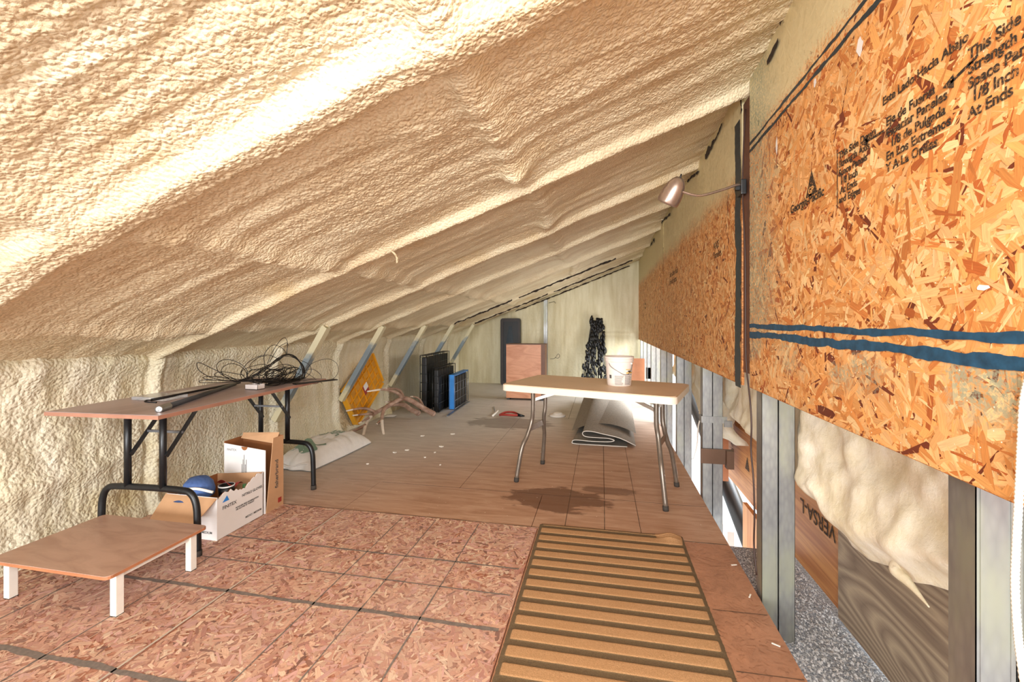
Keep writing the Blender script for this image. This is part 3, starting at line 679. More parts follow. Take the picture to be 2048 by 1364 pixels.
# bucket on the table
bk = empty('plastic_bucket', (.125, 3.275, .738)); tag(bk, 'white plastic bucket with printed label and wire handle on the beige table', 'bucket')
prof = [(0, 0), (.082, 0), (.085, .004), (.0955, .165), (.0955, .168), (.1015, .170), (.1025, .186), (.1005, .188), (.1035, .190), (.1045, .206), (.1015, .209), (.098, .208), (.0965, .17), (.083, .012), (0, .012)]
MB().lathe(prof, 40).build('bucket_body', M_bucket, bk)
MB().lathe([(0, .135), (.0925, .135)], 32).build('bucket_contents', simple('grey compound', 'a59c93', .8), bk)
def onbucket(a0, a1, z0, z1, m_, name='label_print', off=.0008):
    m = MB(); n_ = 10
    vs = []
    for i in range(n_+1):
        a = a0+(a1-a0)*i/n_
        for z in (z0, z1):
            r = .085+(.0955-.085)*z/.165+off; vs.append((r*math.cos(a), r*math.sin(a), z))
    m.add(vs, [(i*2, i*2+2, i*2+3, i*2+1) for i in range(n_)], True); return m.build(name, m_, bk)
R = math.radians
onbucket(R(-62), R(-25), .118, .123, M_gold); onbucket(R(-60), R(-22), .092, .100, M_gold); onbucket(R(-60), R(-24), .082, .086, M_ink)
onbucket(R(-52), R(-35), .104, .112, M_ink); onbucket(R(-47), R(-30), .100, .106, M_ink)
for z in np.arange(.012, .078, .0062):
    onbucket(R(-112), R(-75+random.uniform(-6, 6)), z, z+.0022, M_lettering); onbucket(R(-66), R(-30+random.uniform(-5, 4)), z, z+.0025, M_lettering)
onbucket(R(-140), R(-128), .055, .08, M_lettering)
m = MB(); m.tube(spline([(-.075, -.075, .165), (-.06, -.088, .14), (-.015, -.100, .11), (.035, -.098, .085), (.07, -.08, .10), (.09, -.05, .155)], 8), .0018, 6); m.build('wire_handle', M_greywire, bk)
for a in (R(-140), R(-30)):
    m = MB(); m.lathe([(0, 0), (.008, 0), (.008, .012), (0, .012)], 10, Matrix.Translation((.096*math.cos(a), .096*math.sin(a), .155))); m.build('handle_ear', M_bucket, bk)

# ------------------------------------------------------------------ left folding table
lt = empty('folding_table', (-2.275, 2.25, 0), math.radians(3)); tag(lt, 'long narrow black-legged folding table against the left foam wall', 'table')
m = MB(); m.box(-.303, .303, -.658, .658, .757, .7745); m.build('tabletop', M_lefttop, lt)
m = MB()
for b_ in ((-.306, -.303, -.661, .661), (.303, .306, -.661, .661), (-.303, .303, -.661, -.658), (-.303, .303, .658, .661)): m.box(*b_, .756, .773)
m.build('edge_band', M_edge2, lt)
for sy, Yf, dx in ((-1, -.385, -.05), (1, .53, 0)):
    for sx in (-.126+dx, .086+dx): MB().tube([(sx, Yf, .757), (sx, Yf, .33)], .0165, 12).build('upright', M_black, lt)
    foot = spline([(-.29, Yf, .014), (-.287, Yf, .16), (-.28, Yf, .26), (-.25, Yf, .315), (-.19, Yf, .33), (0, Yf, .333), (.19, Yf, .33), (.25, Yf, .315), (.28, Yf, .26), (.287, Yf, .16), (.29, Yf, .014)], 6); foot = [p+np.array((dx, 0, 0)) for p in foot]
    f_ = MB(); f_.tube(foot, .0165, 12); fo = f_.build('bent_foot_rail', M_black, lt)
    for ex in (-.29, .29): MB().tube([(ex*.999+dx, Yf, .03), (ex+dx, Yf, 0)], .019, 10).build('rubber_foot', M_rubber, fo)
    for sx in (-.126+dx, .086+dx):
        b_ = MB(); b_.beam((sx+.02, Yf, .50), (sx+.02, Yf-sy*.22, .752), .006, .022); br = b_.build('folding_brace', M_black, lt)
    b_ = MB(); b_.box(-.11+dx, .11+dx, Yf-sy*.09-.006, Yf-sy*.09+.006, .597, .609); b_.build('brace_link', M_greywire, lt)
# things on it
T = .7755
def tp(px, py, z=T): return atZ(px, py, z)
tool = empty('steel_pry_rod', tp(330, 812)); org = np.array(tool.location)
a, b = tp(338, 812, T+.014), tp(470, 768, T+.014)
m = MB(); m.tube([a-org, b-org], [.0135, .011], 12); m.build('rod', simple('dark steel', '4f5358', .35, .6), tool)
m = MB(); d_ = (a-b)/np.linalg.norm(a-b); c0 = a-org
prof = []
for i in range(9): prof += [(.017, -.010*i), (.013, -.010*i-.005)]
qd = Vector(d_).to_track_quat('Z', 'Y').to_matrix().to_4x4(); qd.translation = Vector(c0)+Vector(d_)*.085
m.lathe([(0, .002)]+[(.011, 0)]+[(r_, z_) for r_, z_ in prof], 14, qd); m.build('spring_grip', simple('bright spring steel', 'b9bbba', .3, .8), tool)
tag(tool, 'thick dark steel rod with coiled grip lying on the left table', 'rod')
a, b = tp(303, 800, T+.022), tp(480, 765, T+.016)
m = MB(); m.tube([a, b], .007, 8); m.tube(spline([a, a+np.array((-.012, -.015, 0)), a+np.array((-.0, -.03, -.004)), a+np.array((.05, -.015, -.008))], 5), .004, 6); o = m.build('black_whip_rod', M_wire); tag(o, 'thin black rod with hooked end beside the coiled-grip rod', 'rod')
m = MB(); q = tp(322, 797); m.box(q[0]-.11, q[0]+.10, q[1]-.07, q[1]+.07, T+.0005, T+.018, None, .004); o = m.build('clear_package', M_clear); tag(o, 'flat clear plastic package under the thin rod on the left table', 'package')
m = MB(); q = tp(375, 787); m.box(q[0]-.10, q[0]+.03, q[1]-.06, q[1]+.11, T+.0005, T+.004, Matrix.Rotation(0, 4, 'Z')); o = m.build('paper_sheet', M_cardw); tag(o, 'white paper sheet beside the rods on the left table', 'paper')
m = MB(); q = tp(510, 778); s_ = .045
for (x0_, x1_, y0_, y1_) in ((-s_, s_, -.03, -.028), (-s_, s_, .028, .03), (-s_, -s_+.002, -.03, .03), (s_-.002, s_, -.03, .03)): m.box(q[0]+x0_, q[0]+x1_, q[1]+y0_, q[1]+y1_, T, T+.03)
m.box(q[0]-s_, q[0]+s_, q[1]-.03, q[1]+.03, T, T+.003); m.tube([(q[0], q[1], T), (q[0], q[1], T+.05)], .003, 6)
o = m.build('clear_tray', simple('frosted plastic', 'ded3cd', .3)); tag(o, 'small pale plastic tray with a pin at the front edge of the left table', 'tray')
# tangled cable
def cp_(x, y, X0=-2.13): return atX(380+x/6.4, 660+y/6.4, X0)
loops = [
 [(600, 640), (300, 500), (130, 420), (90, 440), (120, 520), (250, 600), (420, 640), (700, 650)],
 [(600, 640), (420, 580), (340, 480), (380, 400), (500, 380), (640, 430), (730, 520), (730, 620)],
 [(520, 640), (410, 560), (420, 480), (520, 430), (640, 460), (720, 540), (735, 640)],
 [(700, 640), (400, 600), (315, 580), (350, 545), (470, 540), (700, 580)],
 [(650, 660), (300, 640), (175, 620), (190, 600), (330, 600), (600, 650)],
 [(600, 665), (250, 675), (130, 670), (130, 645), (250, 640), (600, 650)],
 [(660, 620), (650, 540), (750, 410), (880, 340), (1000, 320), (1120, 370), (1200, 460)],
 [(740, 640), (660, 560), (700, 500), (850, 450), (940, 440), (1050, 470)],
 [(960, 470), (950, 320), (1030, 210), (1110, 195), (1200, 250), (1230, 310)],
 [(990, 430), (1050, 290), (1150, 140), (1215, 100), (1250, 170), (1235, 300)],
 [(1020, 410), (1120, 240), (1200, 180), (1245, 175), (1240, 300)],
 [(1450, 560), (1560, 430), (1750, 370), (1870, 420), (1900, 520), (1850, 610), (1760, 650)],
 [(1400, 380), (1520, 440), (1550, 530), (1480, 610), (1380, 640)],
 [(1440, 530), (1560, 500), (1660, 560), (1680, 620), (1600, 690), (1300, 690)],
 [(1460, 530), (1600, 620), (1690, 680), (1600, 700), (1450, 690)],
 [(880, 520), (780, 500), (775, 440), (880, 350), (980, 330)],
 [(700, 650), (1050, 730), (1300, 710), (1430, 660), (1500, 600)]]
r_ = random.Random(5)
for i in range(9): loops.append([(640+r_.uniform(-40, 40), 650), (800, 590+r_.uniform(-15, 15)), (960+r_.uniform(-15, 15), 490+r_.uniform(-20, 20)), (1120, 380+r_.uniform(-20, 20)), (1240+r_.uniform(-15, 15), 320+r_.uniform(-15, 15)), (1360, 360+r_.uniform(-15, 15)), (1440+r_.uniform(-20, 20), 470), (1450+r_.uniform(-20, 20), 600), (1350, 680+r_.uniform(-15, 10)), (1000, 690+r_.uniform(-15, 10))])
for i in range(22):
    cx, cy = r_.uniform(850, 1300), r_.uniform(530, 640); rx, ry = r_.uniform(80, 260), r_.uniform(20, 90); ph = r_.uniform(-.7, .1)
    ry = min(ry, (690-cy)*.9+12); L_ = []
    for k_ in range(9):
        a = k_/8*6.28+r_.random()*.3; x_, y_ = rx*math.cos(a), ry*math.sin(a); L_.append((cx+x_*math.cos(ph)-y_*math.sin(ph), min(700, cy+x_*math.sin(ph)+y_*math.cos(ph))))
    loops.append(L_)
for i in range(10): loops.append([(560+i*8, 660), (800, 640+r_.uniform(-12, 25)), (1050+r_.uniform(-50, 50), 640+r_.uniform(-20, 40)), (1300, 650+r_.uniform(-30, 35)), (1440, 600+r_.uniform(-40, 30))])
m = MB()
for i, L_ in enumerate(loops):
    x_b = -2.13+r_.uniform(-.05, .05); dep = r_.uniform(-.05, .05)
    pts = []
    for k_, (x_, y_) in enumerate(L_):
        p = cp_(x_, y_, x_b+dep*math.sin(k_*1.1+i)); p[2] = max(p[2], T+.004) if p[1] < 2.93 else p[2]; pts.append(p)
    m.tube(spline(pts, 7), .0021 if i > 16 else .0019, 5)
o = m.build('coiled_cable', M_wire); tag(o, 'tangled loops of thin black cable on the far end of the left table', 'cable')
m = MB(); q = tp(640, 765); m.beam((q[0]-.1, q[1]-.13, T+.004), (q[0]+.03, q[1]+.14, T+.004), .05, .006); o = m.build('dark_plastic_strip', M_blackp); tag(o, 'dark strip poking out under the cable at the far table end', 'strip')

# ------------------------------------------------------------------ low table
lo = empty('low_table', (-2.22, 1.60, 0)); tag(lo, 'low brown-topped table with square white legs on the front left floor', 'table')
m = MB(); m.prism(rrect(-.32, .32, -.225, .225, .022, 4), .178, .190); m.build('tabletop', M_brownlam, lo)
m = MB(); m.prism(rrect(-.321, .321, -.226, .226, .022, 4), .176, .1875); m.build('edge_band', M_edge, lo)
for sx in (-1, 1):
    for sy in (-1, 1):
        m = MB(); m.box(sx*.287-.0155, sx*.287+.0155, sy*.165-.0155, sy*.165+.0155, .003, .176, None, .002); lg = m.build('leg', M_white, lo)
        MB().box(sx*.287-.0165, sx*.287+.0165, sy*.165-.0165, sy*.165+.0165, 0, .004).build('foot_pad', M_rubber, lg)
for sx in (-1, 1): MB().box(sx*.287-.008, sx*.287+.008, -.15, .15, .150, .176).build('apron', M_white, lo)
for sy in (-1, 1): MB().box(-.27, .27, sy*.165-.008, sy*.165+.008, .150, .176).build('apron', M_white, lo)

# ------------------------------------------------------------------ cardboard boxes
def panel(name, quad, th, m_, parent):     # thin board from 4 corners
    q = [Vector(p) for p in quad]; n_ = (q[1]-q[0]).cross(q[3]-q[0]).normalized()*th
    m = MB(); m.add([*q, *[p+n_ for p in q]], [(3, 2, 1, 0), (4, 5, 6, 7), (0, 1, 5, 4), (1, 2, 6, 5), (2, 3, 7, 6), (3, 0, 4, 7)]); return m.build(name, m_, parent)
bx = empty('cardboard_box', (-2.05, 2.03, 0)); tag(bx, 'low open white carton with tan flap, torn rim and odds and ends inside', 'box')
W_, L_, Hh = .33, .33, .235
panel('box_bottom', [(-W_, 0, 0), (0, 0, 0), (0, L_, 0), (-W_, L_, 0)], .003, M_cardd, bx)
fp = panel('front_panel', [(-W_, 0, 0), (0, 0, 0), (0, 0, Hh), (-W_, 0, Hh)], .004, M_cardw, bx)
# torn right side
m = MB(); n_ = 26; r_ = random.Random(3); top = [Hh-.012+.02*math.sin(i/n_*9)+r_.uniform(-.008, .008)+.03*(i/n_) for i in range(n_+1)]
for x_, mm, nm in ((0, M_cardw, 'side_panel'), (-.004, M_cardd, 'inner_liner')):
    m = MB(); vs = []
    for i in range(n_+1): vs += [(x_, L_*i/n_, .0), (x_, L_*i/n_, top[i]), (x_-.003, L_*i/n_, 0), (x_-.003, L_*i/n_, top[i])]
    m.add(vs, [(i*4, i*4+4, i*4+5, i*4+1) for i in range(n_)]+[(i*4+2, i*4+3, i*4+7, i*4+6) for i in range(n_)]+[(i*4+1, i*4+5, i*4+7, i*4+3) for i in range(n_)]); sp = m.build(nm, mm, bx)
    if nm == 'side_panel': side = sp
panel('left_panel', [(-W_, 0, 0), (-W_, 0, Hh), (-W_, L_, Hh), (-W_, L_, 0)], .004, M_cardd, bx)
panel('rear_panel', [(-W_, L_, 0), (0, L_, 0), (0, L_, Hh+.03), (-W_, L_, Hh)], .004, M_card, bx)
panel('front_flap', [(-W_-.01, -.002, Hh), (-.0, -.002, Hh), (-.035, -.115, Hh-.105), (-W_+.01, -.115, Hh-.105)], .003, M_card, bx)
SR = frame((.0012, .02, 0), (0, 1, 0), (0, 0, 1))
def btext(s_, y, z, size): return text(s_, size, frame((.0012, y, z), (0, 1, 0), (0, 0, 1)), M_lettering, side, 'printed_lettering', bold=.0003)
btext('FINITEX', .03, .155, .027); btext('NITRILE GLOVES', .165, .175, .021); btext('POWDER-FREE EXAMINATION\n100 GLOVES BY WEIGHT', .12, .125, .0125); btext('MEDIO / MEDIUM', .19, .04, .016)
text('MEDIO / MEDIUM', .018, frame((-.17, -.0046, .035), (1, 0, 0), (0, 0, 1)), M_lettering, fp, 'printed_lettering', bold=.0003)
m = MB(); m.prism([(.0, .0), (.045, 0), (.03, .03)], 0, .0004, frame((.0012, .03, .195), (0, 1, 0), (0, 0, 1))); m.build('blue_print', M_blueplast, side)
tb = empty('cardboard_box', (-2.045, 2.375, 0)); tag(tb, 'tall white carton standing behind the low one with hand hole and vertical lettering', 'box')
W2, D2_, H2 = .30, .15, .455
fr2 = panel('front_panel', [(-W2, 0, 0), (0, 0, 0), (0, 0, H2-.06), (-W2, 0, H2-.03)], .004, M_cardw, tb)
panel('right_panel', [(0, 0, 0), (0, D2_, 0), (0, D2_, H2), (0, .06, H2)], .004, M_card, tb)
panel('left_panel', [(-W2, 0, 0), (-W2, 0, H2-.02), (-W2, D2_, H2-.02), (-W2, D2_, 0)], .004, M_cardd, tb)
panel('rear_panel', [(-W2, D2_, 0), (0, D2_, 0), (0, D2_, H2), (-W2, D2_, H2)], .004, M_cardd, tb)
panel('top_flap', [(-W2+.01, D2_-.03, H2-.03), (-.02, D2_-.04, H2-.05), (-.02, D2_-.005, H2+.015), (-W2+.01, D2_-.005, H2+.0)], .004, M_card, tb)
m = MB(); m.prism([(.022*math.cos(a), .022*math.sin(a)) for a in np.linspace(math.pi, 2*math.pi, 12)], 0, .001, frame((-W2/2, -.0045, H2-.045), (1, 0, 0), (0, 0, 1))); m.build('hand_hole', M_cardd, tb)
text('FINITEX', .02, frame((-W2+.02, -.0046, H2-.075), (1, 0, 0), (0, 0, 1)), M_lettering, fr2, 'printed_lettering')
for i in range(5): MB().box(-W2/2-.02+i*.008, -W2/2-.017+i*.008, -.0050, -.0040, .22, .30+.03*((i*7) % 3)).build('printed_line', M_lettering, fr2)
text('fisherbrand', .040, frame((.0055, .10, .13), (0, 0, 1), (0, -1, 0)), M_lettering, tb, 'printed_lettering', bold=.0005)
m = MB(); m.box(.0045, .0055, .10, .13, .03, .06); m.build('red_print', M_red, tb)
# contents of the low box
cap = empty('baseball_cap', (-2.27, 2.12, .20)); tag(cap, 'blue cap with pale strap lying in the low carton', 'cap')
MB().lathe([(.075, 0), (.078, .03), (.068, .07), (.045, .098), (.0, .108)], 20, Matrix.Scale(1.1, 4, (1, 0, 0))).build('cap_crown', M_blueink, cap)
m = MB(); m.grid(lambda i, j: ((i-.5)*.15, -.06-.075*j*math.sin(math.pi*(.12+.76*i)), .012-.015*j+.012*math.cos((i-.5)*3)), 12, 5); m.build('cap_brim', M_blueink, cap)
m = MB(); m.tube(spline([(-.08, -.05, .02), (-.02, -.085, .055), (.05, -.06, .06), (.13, -.03, .035)], 6), .008, 6); m.build('cap_strap', M_white, cap)
sh = empty('black_mug', (-2.16, 2.20, .13)); tag(sh, 'black rimmed cup lying in the low carton beside the cap', 'cup')
MB().lathe([(0, 0), (.038, 0), (.042, .075), (.038, .075), (.034, .01)], 18, Matrix.Translation((0, 0, .03))).build('cup_body', M_blackp, sh); MB().lathe([(.0425, 0), (.0435, .007), (.040, .007)], 18, Matrix.Translation((0, 0, .10))).build('cup_rim', M_cardw, sh)
MB().lathe([(0, 0), (.04, 0), (.043, .10), (.0, .10)], 18, Matrix.Translation((-2.105, 2.16, .10))).build('grey_can', M_grey); tag(bpy.data.objects['grey_can'], 'grey can in the right front of the low carton', 'can')
m = MB(); m.lathe([(0, 0), (.02, 0), (.022, .09), (.012, .11), (.012, .13), (0, .13)], 12, Matrix.Translation((-2.10, 2.27, .09))); o = m.build('green_bottle', M_green2); tag(o, 'small green bottle by the torn side of the low carton', 'bottle')
m = MB(); m.grid(lambda i, j: (-2.25+.12*i, 2.22+.07*j, .235+.02*math.sin(5*i)*math.cos(4*j)-.03*j), 10, 8); o = m.build('red_cloth', M_red); tag(o, 'dark red cloth behind the blue cap', 'cloth')

# ------------------------------------------------------------------ white sack
sk = empty('pellet_sack', (-2.43, 3.55, 0), math.radians(-3)); tag(sk, 'plump white woven sack with green print on the floor under the left table', 'sack')
def sackp(u, v):
    a = (u-.5)*2; b = (v-.5)*2
    prof_ = (1-abs(a)**3.2)**.6*(1-abs(b)**3)**.55 if abs(a) < 1 and abs(b) < 1 else 0
    w_ = .03*fbm(np.array([u*6]), np.array([v*9]), 4, 3)[0]*prof_
    return (a*.20*(1-.06*abs(b)), b*.45*(1-.05*abs(a)+.02*math.sin(a*9)), .01+prof_*.155+w_)
m = MB(); m.grid(sackp, 40, 60); nb = len(m.v); m.v += [(x, y, .002) for x, y, z in m.v[:nb]]; nf = len(m.f); m.f += [tuple(reversed([i+nb for i in f_])) for f_ in m.f[:nf]]; m.sm += [True]*nf
m.build('sack_body', M_sack, sk)
# drape print on the sack top
def drape(o, off=.004):
    for v in o.data.vertices:
        u_, v_ = v.co.x/.40+.5, v.co.y/.90+.5
        u_ = min(.97, max(.03, u_)); v_ = min(.97, max(.03, v_)); v.co.z = sackp(u_, v_)[2]+off
    return o
drape(text('ULTRA\nPELLETS', .085, frame((.06, .12, .2), (-1, 0, 0), (0, -1, 0)), M_green, sk, 'sack_lettering', bold=.002, ext=0))
m = MB(); m.grid(lambda i, j: (-.10+.2*i+.03*math.sin(j*9), -.33+.16*j+.03*math.sin(i*7), 0), 14, 12, True); drape(m.build('sack_print', M_green, sk), .003)
m = MB(); m.tube(spline([(.17, -.36, .02), (.12, -.42, .06), (.0, -.445, .03), (-.1, -.44, .05)], 6), .007, 6); m.build('sack_hem', M_sack, sk)

# ------------------------------------------------------------------ yellow tote lid
yl = empty('tote_lid', (-2.70, 4.488, .02)); tag(yl, 'yellow ribbed storage lid standing on one corner against the knee wall', 'lid')
ex = Vector((0, .695, .361)).normalized(); ey = Vector((-.03, -.414*.9, .0)).normalized()
ex = Vector((.0, .256, -.414)).normalized(); ey = Vector((.0, .695, .361)).normalized()
ex, ey = Vector((-.02, -.256, .414)).normalized(), Vector((-.02, .695, .361)).normalized(); ey = (ey-ex*ey.dot(ex)).normalized()
FR = frame((0, 0, 0), ey, ex)        # local x along long side, y along short side; z = ey x ex
m = MB(); LL, WWd = .78, .487
m.prism(rrect(0, LL, 0, WWd, .05, 4), .0, .006, FR); m.build('lid_plate', simple('shade-tinted yellow plastic', 'd39a35', .5), yl)  # same yellow plastic, tinted darker as painted shade between the ribs
m = MB()
for (a, b, c_, d_) in ((0.03, LL-.03, 0.0, .02), (0.03, LL-.03, WWd-.02, WWd), (0, .02, .03, WWd-.03), (LL-.02, LL, .03, WWd-.03)): m.box(a, b, c_, d_, -.03, .03, FR, .004)
m.build('lid_rim', M_yellow, yl)
for i in range(1, 5): MB().box(.05, LL-.05, WWd*i/5-.003, WWd*i/5+.003, .006, .026, FR).build('rib', M_yellow, yl)
for i in range(1, 7): MB().box(LL*i/7-.003, LL*i/7+.003, .05, WWd-.05, .006, .022, FR).build('rib', M_yellow, yl)
MB().box(LL*.42, LL*.56, WWd*.36, WWd*.60, .0265, .028, FR).build('red_sticker', M_red, yl); MB().box(LL*.45, LL*.56, WWd*.45, WWd*.60, .028, .029, FR).build('white_sticker', M_cardw, yl)

# ------------------------------------------------------------------ antlers
def antler(name, lab, branches):
    allp = []
    base = branches[0][0][0]
    org = atY(base[0], base[1], base[2]); org[2] = 0
    e = empty(name, org); tag(e, lab, 'antler', 'shed antlers lying on the plywood floor')
    for k_, (pts, r0, r1) in enumerate(branches):
        P_ = spline([atY(*p)-org for p in pts], 6); n_ = len(P_)
        m = MB(); m.tube(P_, [1.25*r0+(r1-r0)*(i/(n_-1))**1.3 for i in range(n_)], 9); m.build('main_beam' if k_ == 0 else 'tine', M_antler, e)
        if k_ > 0 or True:
            q_ = P_[-max(3, n_//4):]; m = MB(); rr = [1.25*r0+(r1-r0)*((n_-len(q_)+i)/(n_-1))**1.3+.0008 for i in range(len(q_))]; m.tube(q_, rr, 9); m.build('pale_tip', M_tip, e)
    b_ = MB(); p0 = atY(*base)-org; b_.lathe([(0, -.012), (.030, -.01), (.036, 0), (.030, .01), (0, .014)], 14, Matrix.Translation(Vector(p0)) @ Matrix.Rotation(1.2, 4, 'X')); b_.build('burr', M_antler, e)
antler('antler', 'larger shed antler whose brown burr rests by the black crates', [
 ([(866, 827, 5.15), (846, 816, 5.1), (831, 806, 5.0), (817, 799, 4.95), (805, 797, 4.9), (790, 804, 4.8), (773, 814, 4.7), (752, 825, 4.6), (739, 836, 4.5), (731, 851, 4.4), (726, 873, 4.25)], .027, .008),
 ([(805, 797, 4.9), (799, 789, 4.8), (787, 783, 4.7), (765, 779, 4.55), (734, 783, 4.4)], .018, .003),
 ([(808, 797, 4.9), (800, 781, 4.9), (784, 777, 4.85), (765, 777, 4.8)], .014, .003),
 ([(750, 824, 4.6), (735, 818, 4.5), (718, 817, 4.4), (692, 822, 4.3)], .016, .003),
 ([(745, 828, 4.55), (734, 828, 4.45), (705, 831, 4.3)], .014, .003),
 ([(738, 836, 4.5), (733, 838, 4.4), (717, 847, 4.3)], .012, .003),
 ([(731, 850, 4.4), (714, 859, 4.3), (699, 864, 4.2)], .014, .003)])
antler('antler', 'smaller dusty antler lying under the larger one', [
 ([(836, 826, 5.15), (822, 819, 5.1), (808, 810, 5.0), (790, 808, 4.85), (775, 812, 4.7), (767, 822, 4.6), (764, 838, 4.5), (765, 855, 4.4), (768, 874, 4.3)], .026, .005),
 ([(847, 814, 5.2), (840, 800, 5.2), (831, 794, 5.15), (820, 793, 5.1)], .013, .004),
 ([(764, 840, 4.5), (757, 845, 4.45), (753, 849, 4.4)], .014, .005),
 ([(800, 807, 4.95), (785, 804, 4.8), (770, 804, 4.7)], .012, .003)])
m = MB(); m.grid(lambda i, j: (atZ(775+20*i, 832, .0)[0], atZ(775+20*i, 832, 0)[1]-.12*j, .012+.012*math.sin(math.pi*i)*math.sin(math.pi*j)), 10, 8); o = m.build('white_rag', M_cardw); tag(o, 'small white rag under the antlers', 'rag')

# ------------------------------------------------------------------ folded crates
def crate(name, lab, p0, p1, h, th, mw, mpan, nv, nh, tray=True):
    p0 = Vector((*p0, 0)); p1 = Vector((*p1, 0)); ang = math.atan2(p1.y-p0.y, p1.x-p0.x); L_ = (p1-p0).length
    e = empty(name, p0, ang); tag(e, lab, 'crate', 'folded wire dog crates leaning at the knee wall')
    for sgn, y in (('front_grid', -.004), ('rear_grid', th+.004)):
        m = MB()
        for i in range(nv+1): x = L_*i/nv; m.tube([(x, y, .012), (x, y, h)], .0032, 5)
        for j in range(nh+1): z = .012+(h-.012)*j/nh; m.tube([(0, y-.004, z), (L_, y-.004, z)], .0032, 5)
        m.build(sgn, mw, e)
    m = MB()
    for z in (.012, h): m.tube([(0, 0, z), (L_, 0, z)], .005, 6); m.tube([(0, th, z), (L_, th, z)], .005, 6)
    for x in (0, L_): m.tube([(x, 0, .012), (x, 0, h)], .005, 6); m.tube([(x, th, .012), (x, th, h)], .005, 6)
    for j in range(7): z = .03+(h-.05)*j/6; m.tube([(0, 0, z), (0, th, z)], .003, 5)
    for j in range(12): x = L_*j/11; m.tube([(x, 0, h), (x, th, h)], .003, 5)
    m.build('edge_frame', mw if name != 'x' else M_black, e)
    m = MB(); m.box(.02, L_-.02, .012, th-.012, .008, h-.03, None, .008); m.build('plastic_tray', mpan, e)
crate('folded_crate', 'largest black folded dog crate, nearest the knee wall', (-2.30, 5.56), (-2.34, 6.55), .745, .09, M_black, M_blackp, 9, 6)
crate('folded_crate', 'middle black folded dog crate leaning on the largest', (-2.10, 5.47), (-2.12, 6.2), .59, .08, M_black, M_blackp, 7, 5)
crate('folded_crate', 'smallest folded crate with bright blue frame', (-1.965, 5.72), (-1.99, 6.42), .468, .0665, M_greywire, M_blackp, 5, 4)
bl = bpy.data.objects['folded_crate.002']
for z0, z1, x0_, x1_ in ((.008, .46, .0, .02), (.455, .475, 0, .70)):
    MB().box(x0_-.004, x1_, -.004, .075, z0, z1, None, .003).build('blue_edge', M_blueplast, bl)
for (a, b, lab, nm, m_) in (((895, 832), (938, 803), 'grey metal bar lying along the floor in front of the blue crate', 'metal_bar', M_greywire),):
    q0, q1 = atZ(*a, .008), atZ(*b, .008); m = MB(); m.beam(q0, q1, .03, .012); o = m.build(nm, m_); tag(o, lab, 'bar')
bw = empty('black_pan', tuple(atZ(951, 764, 0))); tag(bw, 'small black plastic pan on the floor by the end wall', 'pan')
MB().lathe([(0, 0), (.085, 0), (.11, .085), (.10, .085), (.078, .012), (0, .012)], 6, None, False).build('pan_body', M_blackp, bw)
m = MB(); q = atZ(990, 764, .0); m.tube(spline([q+np.array((-.12, 0, .01)), q+np.array((-.04, .05, .03)), q+np.array((.04, -.03, .02)), q+np.array((.12, .02, .02))], 6), .018, 7); o = m.build('crumpled_strap', M_blackp); tag(o, 'crumpled dark strap on the floor between pan and tan cabinet', 'strap')

# ------------------------------------------------------------------ back wall items
bc = empty('black_case', (-1.70, 8.18, 0)); tag(bc, 'tall narrow black case standing open against the end wall', 'case')
out = rrect(-.19, .19, 0, 1.27, .05, 4); inn = rrect(-.135, .155, .07, 1.21, .03, 4); m = MB(); n_ = len(out)
fr_ = frame((0, 0, 0), (1, 0, 0), (0, 0, 1))
m.prism(out, -.13, -.02, fr_); m.build('case_shell', M_blackp, bc)
m = MB(); vs = [(x, y, .0) for x, y in out]+[(x, y, .0) for x, y in inn]+[(x, y, -.02) for x, y in out]+[(x, y, -.02) for x, y in inn]
m.add(vs, [(i, (i+1) % n_, n_+(i+1) % n_, n_+i) for i in range(n_)]+[(i, 2*n_+i, 2*n_+(i+1) % n_, (i+1) % n_) for i in range(n_)]+[(n_+i, n_+(i+1) % n_, 3*n_+(i+1) % n_, 3*n_+i) for i in range(n_)], False, fr_); m.build('case_rim', simple('dark brown plastic', '2e2624', .5), bc)
m = MB(); m.prism([(-.10, .55), (.05, .55), (.06, .8), (.03, 1.12), (-.03, 1.12), (-.08, .8)], -.019, -.015, fr_); m.build('glossy_inset', simple('blue-black gloss', '1d2c36', .2), bc)
tc = empty('tan_cabinet', (-1.15, 6.75, 0)); tag(tc, 'tan wood-veneer box standing in front of the black case', 'cabinet')
m = MB(); m.box(-.29, .25, -.12, .12, .03, .85); m.build('cabinet_body', M_tan, tc)
m = MB(); m.box(-.292, .315, -.125, .13, .85, .862); m.box(.25, .31, -.115, .12, .03, .85); m.build('dark_edge', simple('dark brown veneer', '6b4630', .5), tc)
for x_ in (-.26, .27): MB().box(x_-.02, x_+.02, -.10, .10, 0, .03).build('black_foot', M_blackp, tc)
sb = empty('decoy_stakes', (-.07, 8.1, 0)); tag(sb, 'bundle of thin stakes with ragged black tufts leaning on the end wall', 'stakes')
r_ = random.Random(9); tuft = MB()
